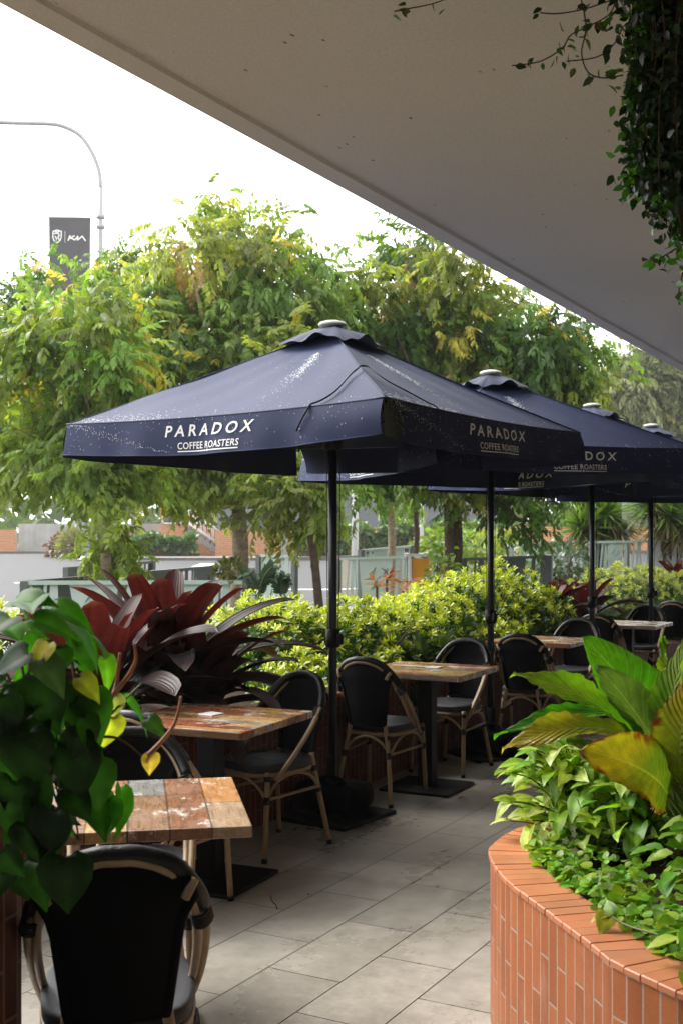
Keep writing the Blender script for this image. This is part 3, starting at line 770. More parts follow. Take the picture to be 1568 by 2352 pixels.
for k in range(nb):
    s0 = k*st+.002; s1 = (k+1)*st-.002
    a, b = along(s0), along(s1); ia, ib = inward(s0), inward(s1)
    dz = random.uniform(-.0012, .0012); o0 = random.uniform(-.0015, .0015)
    pts = [a+ia*o0, b+ib*o0, b+ib*.148, a+ia*.148]
    bb = [a+ia*(o0+.003), b+ib*(o0+.003)]
    i0 = len(mb.v)
    vs = [(p.x, p.y, PH-.016) for p in pts]+[(pts[0].x, pts[0].y, PH-.003+dz), (pts[1].x, pts[1].y, PH-.003+dz), (bb[0].x, bb[0].y, PH+dz), (bb[1].x, bb[1].y, PH+dz), (pts[2].x, pts[2].y, PH+dz), (pts[3].x, pts[3].y, PH+dz)]
    mb.add(vs, [(0, 3, 2, 1), (0, 1, 5, 4), (4, 5, 7, 6), (6, 7, 8, 9), (1, 2, 8, 7, 5), (3, 0, 4, 6, 9), (2, 3, 9, 8)])
    f = random.uniform(.86, 1.1); g = random.uniform(.94, 1.06)
    cols += [(.46*f, .172*f*g, .078*f*g)]*(len(mb.v)-i0)
mb.build('coping', M['coping'], rp, world=True, col=np.array(cols))
mb = MB()
mb.grid(lambda u, v: tuple(along(u*LEN)+inward(u*LEN)*(.006+.135*v)+Vector((0, 0, PH-.009))), NS, 1, None, True, True)
mb.grid(lambda u, v: tuple(along(u*LEN)+inward(u*LEN)*.146+Vector((0, 0, PH-.009-.15*v))), NS, 1, None, True, False)
mb.build('mortar_bed', M['mortar'], rp, world=True)
cen = Vector((1.32, 3.42, 0))
mb = MB()
def soilf(u, v):
    s = u*LEN; p = (along(s)+inward(s)*.14).lerp(cen, v)
    return (p.x, p.y, PH-.045+.05*math.sin(math.pi*.5*v)+.012*math.sin(40*p.x+13*p.y)*math.sin(33*p.y))
mb.grid(soilf, 90, 14, None, True, True)
struct(mb.build('planter_soil', M['soil']), 'structure')
# ================================================================ leaf templates
def tmpl(outline, fold=.18, droop=.25, rows=None, curl=0.):
    """leaf of unit length: rows of (y, halfwidth); 3 verts per row -> quads"""
    v = []; f = []
    cols = (-1, -.55, 0, .55, 1) if curl else (-1, 0, 1); n = len(cols)
    for y, hw in outline:
        z = -droop*y*y
        for q in cols: v.append((hw*q, y, z+fold*hw*abs(q)-curl*hw*q*q+(.012*math.sin(14*y+3*q) if curl and abs(q) == 1 else 0)))
    for i in range(len(outline)-1):
        for j in range(n-1): f.append((n*i+j, n*i+j+1, n*i+n+1+j, n*i+n+j))
    return np.array(v, float), np.array(f)
T_KITE = (np.array([(-.0, 0, 0), (.17, .42, .03), (0, 1, -.16), (-.17, .42, .03)], float), np.array([(0, 1, 2, 3)]))
T_OBL = tmpl([(0, .03), (.35, .14), (.7, .19), (.93, .12), (1., .02)], .35, .12)
T_HEART = tmpl([(-.16, .20), (-.05, .40), (.1, .47), (.35, .43), (.6, .29), (.82, .12), (1., .012)], .62, .30, curl=.45)
T_HEART[0][2][1] = .04; T_HEART[0][1][1] = -.10; T_HEART[0][3][1] = -.10
T_ARROW = tmpl([(-.30, .30), (-.12, .30), (.08, .34), (.35, .32), (.62, .22), (.85, .09), (1., .01)], .65, .30, curl=.4)
T_ARROW[0][2][1] = .02; T_ARROW[0][1][1] = -.2; T_ARROW[0][3][1] = -.2
T_ROUND = tmpl([(-.1, .25), (.1, .48), (.4, .58), (.7, .46), (.95, .2), (1.0, .05)], .15, .15)
T_OVAL = tmpl([(0, .05), (.3, .30), (.6, .28), (.85, .14), (1, .02)], .25, .18)
def rnd(n, *s): return RNG.normal(size=(n,)+s)
def uni(a, b, n): return RNG.uniform(a, b, n)
def vary(base, n, a=.18, hue=.1):
    b = np.array(base)[None]*uni(1-a, 1+a, n)[:, None]
    b[:, 0] *= uni(1-hue*2, 1+hue*2, n); b[:, 2] *= uni(1-hue, 1+hue, n); return b
def scat(L, T, pos, D, U, size, col, jit=0.):
    pos = np.asarray(pos, float); D = np.asarray(D, float); U = np.asarray(U, float)
    if jit: U = U + rnd(len(pos), 3)*jit
    Mx = frames(D, U)*np.asarray(size)[:, None, None]
    col = np.asarray(col, float)
    if len(T[0]) in (35, 30, 40):            # pale midrib on the larger leaves
        k = np.array([1.0, .92, 1.45, .92, 1.0]*(len(T[0])//5)); k = k*np.repeat(np.where(np.arange(len(k)//5) % 2, 1.14, .92), 5); col = col[:, None, :]*k[None, :, None]
    L.add(T[0], T[1], Mx, pos, col)
# ================================================================ big-leaved plant in the right planter
def big_leaf(parent, base, tip, width, up, arch=.12, fold=.25, c1=(.10, .22, .02), c2=None, c3=None, side=(0, 0, 0), wav=.012, patch=None):
    base, tip, up = Vector(base), Vector(tip), Vector(up).normalized()
    d = tip-base; Ln = d.length; dn = d.normalized(); x = dn.cross(up).normalized(); u = x.cross(dn).normalized()
    nu, nv = 40, 14; vs = []; uvs = []; col = []
    ph = random.uniform(0, 6)
    for i in range(nu+1):
        t = i/nu
        c = base+d*t+u*(arch*Ln*4*t*(1-t))+x*(side[0]*Ln*math.sin(math.pi*t))
        w = width*.5*(math.sin(math.pi*min(1, t**.80))**.62)*(1-.12*t)
        if t < .06: w = max(.005, w*t/.06)
        for j in range(nv+1):
            s = 2*j/nv-1
            rip = wav*math.sin(2*math.pi*(t*9-abs(s)*2.2))*abs(s)*.35+wav*1.3*abs(s)**3*math.sin(9*t+ph+2*s)
            p = c+x*(w*s)+u*(fold*w*abs(s)**1.3+rip)
            if t > .86 and abs(s) < .05: pass
            vs.append(tuple(p)); uvs.append((s, t))
            a = np.array(c1, float)
            if c2 is not None:
                k = min(1, max(0, (t-.25)*1.2+.25*math.sin(13*t+3*s+ph)*.6)); a = a*(1-k)+np.array(c2)*k
            if c3 is not None:
                e = max(abs(s)**2.5, (t-.2)**3)+.22*math.sin(17*t+ph)+.15*math.sin(41*t+9*s); k = min(1, max(0, (e-.76)*8)); a = a*(1-k)+np.array(c3)*k
            col.append(a)
    fs = [(i*(nv+1)+j, i*(nv+1)+j+1, (i+1)*(nv+1)+j+1, (i+1)*(nv+1)+j) for i in range(nu) for j in range(nv)]
    m = MB(); m.add(vs, fs, True, uvs)
    o = m.build('leaf', M['leaf_big'], parent, world=True, col=np.array(col))
    return o
bp = thing('broad_leaved_plant', 'tall broad leaved plant with ribbed green and browning yellow leaves in the terracotta planter', 'plant', (1.17, 3.62, PH-.03))
root = Vector((1.17, 3.62, PH-.02))
def stem(parent, a, b, r=.008, mat='stem_green', bend=(0, 0, 0)):
    a, b = Vector(a), Vector(b); mid = a.lerp(b, .5)+Vector(bend)
    m = MB(); m.tube(spline([a, mid, b], 6), [r*1.2-.5*r*i/12 for i in range(13)], 7); return m.build('stem', M[mat], parent, world=True)
GR, LG, YG, YE, BR = (.045, .20, .012), (.10, .29, .02), (.22, .30, .03), (.50, .36, .03), (.16, .030, .010)
LV = [  # base pix, depth; tip pix, depth; width, up, arch, fold, colours, label
 ((1530, 1690, 3.62), (1338, 1462, 3.55), .155, (-.62, -.45, .75), .10, .22, GR, LG, None, None),
 ((1545, 1790, 3.50), (1368, 1528, 3.42), .135, (.45, -.85, .45), .06, .25, (.13, .21, .085), (.10, .18, .06), None, None),
 ((1480, 1712, 3.40), (1176, 1548, 3.36), .098, (-.25, -.45, .85), .10, .30, LG, YG, None, None),
 ((1452, 1690, 3.34), (1152, 1722, 3.30), .085, (-.1, -.55, .8), .14, .28, (.17, .24, .03), YE, (.30, .22, .06), 'long yellowing leaf with a tattered tip'),
 ((1480, 1640, 3.62), (1133, 1692, 3.60), .062, (0, -.5, .8), .08, .3, GR, GR, None, None),
 ((1532, 1826, 3.22), (1336, 1722, 3.08), .165, (-.25, -.8, .55), .16, .22, (.10, .17, .02), YE, BR, 'curled yellow leaf with a brown burnt edge'),
 ((1535, 1780, 3.36), (1575, 1462, 3.30), .105, (-.85, -.45, .25), .05, .3, LG, (.28, .36, .07), None, None),
 ((1562, 1800, 3.18), (1590, 1545, 3.10), .12, (-.75, -.6, .2), .06, .3, YG, YE, BR, 'yellow and orange leaf at the right edge'),
 ((1532, 1560, 3.70), (1521, 1462, 3.70), .03, (-.6, -.6, .3), .03, .4, YG, LG, None, None),
 ((1575, 1880, 3.55), (1575, 1650, 3.6), .15, (-.5, -.8, .2), .05, .25, (.07, .13, .02), (.06, .12, .015), None, None),
 ((1470, 1745, 3.45), (1300, 1700, 3.5), .085, (0, -.6, .8), -.06, .3, (.05, .10, .015), (.045, .09, .012), None, None),
]
for (bx, by, bY), (tx, ty, tY), wd, up, ar, fo, c1, c2, c3, lab in LV:
    b = P(bx, by, bY); o = big_leaf(bp, b, P(tx, ty, tY), wd*1.27, up, ar, fo, c1, c2, c3)
    if lab: o['label'] = lab
    stem(bp, root+Vector((random.uniform(-.07, .07), random.uniform(-.1, .06), 0)), b, .0075, bend=(random.uniform(-.02, .02), 0, .03))
# ---- light green arrow-leaved plants
def arrow_plant(name, label, c, n, spread, h, size, lean, palette, T=T_ARROW, mat='leaf_soft', group=None, cat='plant', upb=.7):
    t = thing(name, label, cat, c, 0, group); L = Leaves(); sm = MB(); c = Vector(c)
    pos, D, U, S, K = [], [], [], [], []
    for i in range(n):
        a = random.uniform(0, 2*math.pi); r = abs(random.gauss(0, .55)); r = min(r, 1.25)
        hh = h*random.uniform(.25, 1.0)*(1-.35*r*r/1.5)
        p = c+Vector((math.cos(a)*spread*r, math.sin(a)*spread*r, max(.02, hh)))+Vector(lean)*(hh/h)
        d = Vector((math.cos(a)+random.gauss(0, .35)-.25, math.sin(a)+random.gauss(0, .35)-.35, random.gauss(-.05, .55)))
        u = Vector((random.gauss(-.2, .4), random.gauss(-.3, .4), upb+random.random()))
        pos.append(p); D.append(d); U.append(u); S.append(size*random.uniform(.6, 1.2)); K.append(random.choice(palette))
        sm.tube(spline([c+Vector((random.uniform(-.03, .03), random.uniform(-.03, .03), 0)), c.lerp(p, .55)+Vector((0, 0, .25*hh)), p], 4), .0022, 5, False)
    K = np.array(K)*uni(.8, 1.2, n)[:, None]
    scat(L, T, pos, D, U, S, K)
    L.build('foliage', M[mat], t, True); sm.build('stems', M['stem_green'], t, world=True)
    return t
PAL = [(.40, .52, .06), (.44, .54, .10), (.28, .46, .045), (.46, .54, .16), (.20, .38, .035)]
PALG = [(.13, .32, .025), (.22, .40, .03), (.09, .24, .02), (.32, .45, .045)]
z0 = PH-.03
arrow_plant('arrowhead_vine', 'pale green arrow leaved plant spilling over the far end of the planter', (.80, 4.02, z0), 190, .185, .36, .088, (-.06, -.05, 0), PAL)
arrow_plant('arrowhead_vine', 'pale green arrow leaved plant under the long yellowing leaf', (.98, 3.86, z0), 140, .18, .34, .085, (-.04, -.06, 0), PAL+PALG)
arrow_plant('leafy_shrub', 'mid green leafy plant under the curled yellow leaf', (1.05, 3.44, z0), 60, .15, .26, .095, (-.02, -.08, 0), PALG, T_OVAL)
arrow_plant('leafy_shrub', 'bright green leafy plant at the right edge above the planter coping', (.98, 2.98, z0), 80, .13, .24, .085, (0, -.05, 0), PALG+PAL[:1], T_OVAL)
arrow_plant('leafy_shrub', 'bright green plant leaning over the coping at the bottom right', (.90, 2.80, z0), 40, .09, .15, .075, (-.02, -.03, 0), PALG, T_OVAL)
arrow_plant('leafy_shrub', 'green leafy plant behind the broad leaved plant', (1.62, 3.75, z0), 90, .2, .3, .095, (0, 0, 0), PALG, T_OVAL)
# ---- one runner with leaves lying on the coping
rn = thing('trailing_runner', 'single trailing stem with two yellowing leaves lying across the brick coping', 'plant', (.86, 2.86, PH))
pts = spline([(.88, 2.84, PH+.02), (.80, 2.90, PH+.035), (.73, 3.0, PH+.03), (.695, 3.06, PH+.04)], 6)
mb = MB(); mb.tube(pts, .0028, 6); mb.build('stem', M['stem_green'], rn, world=True)
L = Leaves()
scat(L, T_HEART, [(.69, 3.06, PH+.04), (.70, 3.05, PH+.042), (.685, 3.07, PH+.035)], [(-.35, -.5, -.42), (-.2, .5, .5), (-.75, -.2, -.1)], [(-.2, -.8, .7), (-.5, -.8, .2), (0, 0, 1)], [.062, .05, .045], np.array([(.30, .34, .03), (.14, .28, .02), (.36, .33, .03)]))
L.build('leaf', M['leaf_soft'], rn, True)
# ---- violet ground cover (uncountable)
L = Leaves(); pos = []; 
while len(pos) < 1500:
    s = random.uniform(-.25, 1.75); q = abs(random.gauss(0, .13)); s_ = s
    p = along(s_)+inward(s_)*(.135+q)
    dens = .35+.65*(math.sin(9*s)*math.sin(23*q+3*s) > -.35)
    if random.random() > dens: continue
    hh = .015+.055*random.random()*(1 if q > .02 else .8)
    pos.append((p.x, p.y, PH-.02+hh))
for _ in range(1300):
    s_ = random.uniform(1.6, LEN-.3); f = random.random()**.7
    p = (along(s_)+inward(s_)*.15).lerp(cen, f)
    pos.append((p.x, p.y, PH-.02+.05*math.sin(1.57*f)+.05*random.random()))
n = len(pos)
D = rnd(n, 3)*np.array([1, 1, .35]); U = rnd(n, 3)*.35+np.array([-.2, -.2, 1.])
scat(L, T_ROUND, pos, D, U, uni(.016, .034, n), vary((.20, .36, .028), n, .4, .2))
gc = L.build('violet_ground_cover', M['leaf_soft'], None, True); tag(gc, 'carpet of small round bright green leaves along the planter edge', 'ground cover', kind='stuff')
fl_ = thing('violet_flower', 'x', 'flower', (0, 0, 0), 0, 'tiny pale violet flowers among the ground cover')
mb = MB()
for a in range(5):
    t = a*2*math.pi/5; dx, dz = math.cos(t), math.sin(t)
    mb.add([(0, 0, 0), (.007*dx-.004*dz, -.003, .007*dz+.004*dx), (.013*dx, -.001, .013*dz), (.007*dx+.004*dz, -.003, .007*dz-.004*dx)], [(0, 1, 2, 3)], True)
mb.build('petals', M['petal'], fl_)
mb = MB(); mb.tube([(0, .001, 0), (.002, .004, -.03), (0, .01, -.07)], .001, 5); mb.build('stem', M['stem_green'], fl_)
FL = [((1478, 1811, 3.6), 'pale violet flower highest on the dark soil'), ((1317, 1916, 3.68), 'pale violet flower above the dark soil near the coping corner'), ((1297, 1931, 3.62), 'small violet flower left of the others over bark mulch'), ((1318, 1955, 3.5), 'small pale flower at the upper edge of the green carpet'), ((1404, 2008, 3.34), 'violet flower among the green leaves halfway along the coping'), ((1315, 1902, 3.72), 'small violet flower behind the others on the dark mulch')]
for i, ((a, b, c), lab) in enumerate(FL[1:]):
    p = P(a, b, c)
    if i == 0: fl_.location = p; fl_.rotation_euler.z = .2; fl_['label'] = lab
    else: dup(fl_, p, random.uniform(-.5, .5), lab)
# ================================================================ left planter with the philodendron
lp = thing('tall_brick_planter', 'tall dark brick planter wall at the left edge under trailing leaves', 'planter', (-1.1, 2.2, 0))
mb = MB()
EX, EY, LH = -.742, 2.72, 1.20
path = [(EX-.9, 1.62), (EX-.42, 1.95), (EX-.11, 2.42), (EX-.03, EY-.10), (EX, EY), (EX-.03, EY+.09), (EX-.10, EY+.14), (EX-.6, EY+.3), (EX-1.2, EY+.45)]
pth = spline([(a, b, 0) for a, b in path], 8)
cum = [0.]
for a, b in zip(pth[:-1], pth[1:]): cum.append(cum[-1]+(b-a).length)
def lpf(u, v):
    s = u*cum[-1]; i = min(len(pth)-2, int(np.searchsorted(cum, s, 'right'))-1); f = (s-cum[i])/(cum[i+1]-cum[i]); p = pth[i].lerp(pth[i+1], f); return (p.x, p.y, LH*v)
mb.grid(lpf, 90, 2, lambda u, v: (LH*v, u*cum[-1]), True, True)
mb.build('brick_face', M['wall_brick'], lp, world=True)
mb = MB(); mb.prism([(p.x, p.y) for p in pth][::-1], LH-.06, LH-.004); mb.build('soil', M['soil'], lp, world=True)
ph = thing('philodendron', 'heart leaved philodendron hanging over the left edge of the picture', 'plant', (-.95, 2.6, LH))
L = Leaves(); pos, D, U, S, K = [], [], [], [], []
def leafpx(px, py, Y, d, u, ln, c, T=T_HEART):
    pos.append(P(px, py, Y)); D.append(d); U.append(u); S.append(ln); K.append(c)
DK, MD, BRT, YL = (.008, .024, .007), (.018, .058, .010), (.05, .17, .012), (.42, .34, .04)  # dark greens paint shaded leaves, bright ones lit leaves
sil = [(0, 180), (1345, 120), (1400, 195), (1500, 215), (1600, 235), (1700, 245), (1800, 240), (1900, 215), (1980, 185), (2040, 160)]
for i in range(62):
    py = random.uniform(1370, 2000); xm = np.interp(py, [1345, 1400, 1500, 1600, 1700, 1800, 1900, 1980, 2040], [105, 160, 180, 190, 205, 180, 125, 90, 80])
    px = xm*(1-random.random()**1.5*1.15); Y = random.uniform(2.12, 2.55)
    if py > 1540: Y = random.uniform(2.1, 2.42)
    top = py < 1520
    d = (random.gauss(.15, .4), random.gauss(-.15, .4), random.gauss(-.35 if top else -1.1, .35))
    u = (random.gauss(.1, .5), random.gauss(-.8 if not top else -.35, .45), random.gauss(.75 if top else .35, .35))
    c = random.choice([BRT, MD, BRT, (.05, .17, .015)] if top else [DK, DK, MD, DK, DK, (.035, .12, .012)])  # lower leaves coloured dark as if shaded, upper ones bright as if lit
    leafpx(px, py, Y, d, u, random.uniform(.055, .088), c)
SPEC = [(95, 1560, 2.12, (.25, -.1, -1), (-.1, -1, .25), .105, DK), (60, 1690, 2.1, (.1, 0, -1), (.1, -1, .2), .11, DK), (150, 1975, 2.05, (.02, 0, -1), (.15, -1, .1), .105, DK),
        (195, 1600, 2.15, (.35, -.1, -1), (.3, -.9, .3), .10, (.03, .10, .012)), (120, 1870, 2.08, (-.2, 0, -1), (-.2, -1, .1), .09, DK), (30, 1800, 2.1, (-.1, 0, -1), (.3, -1, .1), .10, DK),
        (278, 1815, 2.3, (.12, 0, -1), (.75, .55, .3), .095, (.08, .30, .012)), (250, 1840, 2.3, (.05, 0, -1), (.5, .7, .2), .078, (.05, .2, .012)), (228, 1830, 2.28, (0, 0, -1), (-.6, .7, .2), .085, (.04, .14, .012)),
        (292, 1612, 2.45, (.85, -.2, -.75), (.5, .5, .8), .085, (.06, .24, .02)), (340, 1655, 2.4, (.6, -.2, -.4), (.2, -.6, .8), .05, (.05, .10, .03)),
        (215, 1470, 2.35, (.55, -.1, -.6), (.3, .2, 1), .08, BRT), (40, 1380, 2.2, (.7, -.3, .1), (0, -.5, 1), .085, BRT), (80, 1425, 2.15, (.8, -.1, -.15), (.1, -.45, 1), .085, BRT), (20, 1420, 2.1, (-.3, -.5, -.2), (0, -.4, 1), .08, (.04, .11, .02)),
        (130, 1395, 2.25, (.85, 0, -.35), (0, -.4, 1), .085, BRT), (165, 1440, 2.25, (.75, 0, -.75), (.3, 0, 1), .10, BRT), (110, 1480, 2.1, (-.4, -.3, -.7), (-.3, -.7, .5), .055, YL), (185, 1560, 2.12, (.75, -.1, -.65), (.3, -.6, .7), .055, (.40, .36, .05)),
        (262, 1600, 2.3, (-.1, 0, -1), (.3, -.8, .2), .05, (.50, .42, .22)), (255, 1650, 2.3, (-.2, 0, -1), (.5, -.6, .2), .07, (.45, .38, .06)), (60, 1500, 2.1, (-.8, -.2, -.4), (.1, -.6, .8), .07, (.045, .07, .05)), (95, 1520, 2.08, (.6, -.2, -.6), (.2, -.5, .9), .075, (.05, .08, .055)),
        (345, 1735, 2.3, (.05, 0, -1), (.4, -.8, .1), .042, (.55, .30, .09)), (240, 1515, 2.3, (.3, 0, -1), (.7, -.3, .4), .07, (.13, .30, .02)), (0, 1600, 2.1, (0, 0, -1), (0, -1, .2), .1, DK), (170, 1720, 2.12, (.2, 0, -1), (.3, -1, .2), .1, DK), (215, 1760, 2.2, (.2, 0, -1), (.4, -.8, .3), .09, MD)]
for s in SPEC: leafpx(*s)
K_ = np.array(K)*uni(.85, 1.15, len(K))[:, None]
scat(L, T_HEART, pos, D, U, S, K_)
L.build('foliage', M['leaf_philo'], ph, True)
def px_tube(pp, r, name, mat):
    pts = spline([P(*q) for q in pp], 6); N = len(pts)
    m = MB(); m.tube(pts, [r*(1-.55*i/(N-1)) for i in range(N)], 7); m.build(name, M[mat], ph, world=True)
px_tube([(165, 1725, 2.2), (215, 1665, 2.22), (262, 1590, 2.25), (272, 1530, 2.25), (276, 1500, 2.25)], .006, 'shoot', 'stem_orange')
px_tube([(262, 1592, 2.25), (295, 1552, 2.25), (312, 1515, 2.25), (308, 1478, 2.25)], .0055, 'shoot', 'stem_orange')
px_tube([(330, 1745, 2.3), (370, 1705, 2.3), (402, 1660, 2.3), (416, 1600, 2.3)], .0055, 'shoot', 'stem_orange')
px_tube([(180, 1700, 2.3), (265, 1695, 2.3), (330, 1742, 2.3)], .004, 'stem', 'stem_brown')
px_tube([(110, 1530, 2.2), (190, 1575, 2.25), (262, 1592, 2.25)], .0038, 'stem', 'stem_brown')
px_tube([(210, 1690, 2.25), (270, 1625, 2.3), (325, 1570, 2.35)], .0035, 'stem', 'stem_green')
for q in range(9):
    x0 = random.uniform(20, 190); px_tube([(x0, 1500, 2.25), (x0+random.uniform(-20, 40), 1650, 2.2), (x0+random.uniform(-40, 60), 1820, 2.2), (x0+random.uniform(-40, 60), 1930, 2.2)], .0035, 'stem', 'stem_brown')
# ================================================================ bromeliads
def bromeliad(label, c, ln, n, wid, seed, tilt=(0, 0), kind=0):
    t = thing('bromeliad', label, 'plant', c, 0, 'burgundy bromeliads in the garden bed'); rr = random.Random(seed); c = Vector(c)
    for i in range(n):
        a = i*2.39996+rr.uniform(-.2, .2); f = i/(n-1)          # inner leaves first, upright
        el = rad(84-60*f**1.1+rr.uniform(-6, 6)); l = ln*(.72+.36*min(1, f*1.6))*rr.uniform(.9, 1.1); w_ = wid*rr.uniform(.85, 1.15)
        hd = Vector((math.cos(a), math.sin(a), 0))+Vector((tilt[0], tilt[1], 0))*.4; hd.normalize()
        nu, nv = 18, 6; vs = []; cs = []; uvs = []; p = c+hd*.02+Vector((0, 0, .03*(1-f))); e = el; sidev_ = Vector((-hd.y, hd.x, 0)); tw = rr.uniform(-.35, .35)
        for j in range(nu+1):
            t_ = j/nu; dr = hd*math.cos(e)+Vector((0, 0, math.sin(e))); up = -hd*math.sin(e)+Vector((0, 0, math.cos(e)))
            ww = w_*.5*(.62+.38*math.sin(math.pi*min(1, t_*1.15)))*(1 if t_ < .86 else max(.0, 1-((t_-.86)/.14)**2.8))+.0015
            sd = sidev_*math.cos(tw*t_)+up*math.sin(tw*t_)
            for k in range(nv+1):
                s = 2*k/nv-1; vs.append(tuple(p+sd*(ww*s)+up*(.30*ww*s*s+.0)))
                base = np.array((.03, .008, .010))*(1-t_)+np.array((.085, .020, .020))*t_ if f < .45 else np.array((.009, .005, .005))*(1-t_)+np.array((.020, .010, .008))*t_  # outer leaves coloured near black to stand for shade low in the bed
                cs.append(base*(1+.25*math.sin(11*s+i))*(1.5 if t_ > .97 else 1)); uvs.append((s, t_))
            p = p+dr*(l/nu); e -= rad((1.2+2.3*f)*(1+1.3*t_*t_)) + (rad(9) if t_ > .88 else 0)*(1 if rr.random() < .8 else 0)
        fs = [(j*(nv+1)+k, j*(nv+1)+k+1, (j+1)*(nv+1)+k+1, (j+1)*(nv+1)+k) for j in range(nu) for k in range(nv)]
        m = MB(); m.add(vs, fs, True, uvs); m.build('leaf', M['leaf_brom'], t, world=True, col=np.array(cs))
    return t
def bed(px, x, z=.58):                   # a point of the bed: image column, row-frame x
    a = (px-784)/2708; Y = x/(a*CR-SR); return Vector((a*Y, Y, z))
bromeliad('large burgundy bromeliad behind the philodendron, its red heart upright', bed(222, -3.95, .64), .80, 26, .185, 3)
bromeliad('large burgundy bromeliad with long dark leaves reaching towards the hedge', bed(378, -4.0, .66), .92, 32, .175, 8, (.35, -.1))
bromeliad('dark bromeliad low in front of the hedge above the wet red table', bed(450, -3.78, .60), .66, 22, .15, 15, (.2, 0))
bromeliad('burgundy bromeliad in the gap between the hedges', bed(1262, -4.0, .70), .58, 20, .15, 21)
bromeliad('burgundy bromeliad beside the third umbrella pole', bed(1345, -3.92, .66), .62, 20, .15, 27, (.3, 0))
bromeliad('far burgundy bromeliad at the right edge of the hedge', bed(1552, -4.35, .85), .55, 18, .15, 33)
# ================================================================ hedges
def rosettes(L, cpts, nrm, base, tip, ln, tipmask, nl=10):
    N = len(cpts)
    ax = nrm+rnd(N, 3)*.35; ax /= np.linalg.norm(ax, axis=1, keepdims=True)
    X = np.cross(ax, RNG.normal(size=(N, 3))); X /= np.linalg.norm(X, axis=1, keepdims=True); Yv = np.cross(ax, X)
    for k in range(nl):
        a = k*2.39996+uni(-.3, .3, N); ring = .25+.75*(k/nl)
        rad_ = (X*np.cos(a)[:, None]+Yv*np.sin(a)[:, None])
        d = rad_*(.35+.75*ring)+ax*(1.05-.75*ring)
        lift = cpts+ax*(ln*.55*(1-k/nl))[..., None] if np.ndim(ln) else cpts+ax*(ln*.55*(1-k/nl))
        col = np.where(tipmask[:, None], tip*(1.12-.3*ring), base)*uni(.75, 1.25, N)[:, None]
        Mx = frames(d, ax)*(ln*uni(.75, 1.15, N)*(.65+.35*ring))[:, None, None]
        L.add(T_OBL[0], T_OBL[1], Mx, lift, col)
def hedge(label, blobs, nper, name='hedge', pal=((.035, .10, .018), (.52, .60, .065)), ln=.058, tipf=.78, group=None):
    c0_ = Vector(blobs[0][0]); t = thing(name, label, 'hedge', (c0_.x, c0_.y, .5), 0, group); L = Leaves(); st = MB()
    for c, rx, ry, rz in blobs:
        c = np.array(c); n = int(nper*rx*ry*5.2)
        v = rnd(n, 3); v /= np.linalg.norm(v, axis=1, keepdims=True); v[:, 2] = np.abs(v[:, 2])*1.15-.25
        lump = 1+.13*np.sin(v[:, 0]*7+c[0]*5)*np.sin(v[:, 1]*6+c[1]*3)+.08*np.sin(v[:, 2]*11+v[:, 0]*9)
        r = lump[:, None]*(1-.35*RNG.random(n)[:, None]**2)
        p = c+v*np.array([rx, ry, rz])*r
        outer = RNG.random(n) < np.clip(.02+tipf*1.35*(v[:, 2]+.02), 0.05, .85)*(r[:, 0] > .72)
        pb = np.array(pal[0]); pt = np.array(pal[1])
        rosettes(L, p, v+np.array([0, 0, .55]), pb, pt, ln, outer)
        for q in range(10):
            e = c+np.array([RNG.normal()*rx*.5, RNG.normal()*ry*.5, rz*.6]); st.tube([tuple(c+np.array([RNG.normal()*.1, RNG.normal()*.1, -rz*.6])), tuple(e)], [.012, .004], 5, False)
    L.build('foliage', M['leaf_hedge'], t, True); st.build('stems', M['stem_brown'], t, world=True)
    return t
def HB(px, x, z, rx, ry, rz): return (tuple(bed(px, x, z-.035)), rx, ry, rz)
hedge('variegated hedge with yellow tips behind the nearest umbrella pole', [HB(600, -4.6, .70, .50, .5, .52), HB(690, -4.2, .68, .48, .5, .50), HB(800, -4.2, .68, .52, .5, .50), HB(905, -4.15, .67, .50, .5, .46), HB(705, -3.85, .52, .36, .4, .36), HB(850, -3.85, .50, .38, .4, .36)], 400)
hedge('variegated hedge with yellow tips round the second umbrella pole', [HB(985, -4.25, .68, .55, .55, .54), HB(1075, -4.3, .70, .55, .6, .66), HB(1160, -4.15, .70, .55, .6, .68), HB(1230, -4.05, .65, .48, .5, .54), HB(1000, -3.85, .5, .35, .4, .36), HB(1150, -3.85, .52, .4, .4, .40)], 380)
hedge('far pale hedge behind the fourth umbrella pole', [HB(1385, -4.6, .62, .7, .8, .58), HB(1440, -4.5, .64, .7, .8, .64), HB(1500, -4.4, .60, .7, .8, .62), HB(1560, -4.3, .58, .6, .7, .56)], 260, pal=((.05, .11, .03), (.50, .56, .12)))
hedge('bright green shrub tips beside the philodendron at the left edge', [HB(20, -4.5, .85, .4, .4, .42), HB(215, -3.85, .60, .25, .25, .30)], 300)
gt = thing('grass_tuft', 'soft tuft of fine grass hanging below the second hedge', 'plant', bed(985, -3.72, .56))
pos = np.array(gt.location)+rnd(700, 3)*np.array([.15, .10, .06])+np.array([0, 0, .10]); L = Leaves()
scat(L, T_KITE, pos, rnd(700, 3)*np.array([1, 1, .8])+np.array([0, -.3, 0]), rnd(700, 3), uni(.08, .16, 700), vary((.07, .11, .04), 700, .3)); L.F[0] = L.F[0]
L.V[0] = L.V[0]
L.build('blades', M['leaf_soft'], gt)
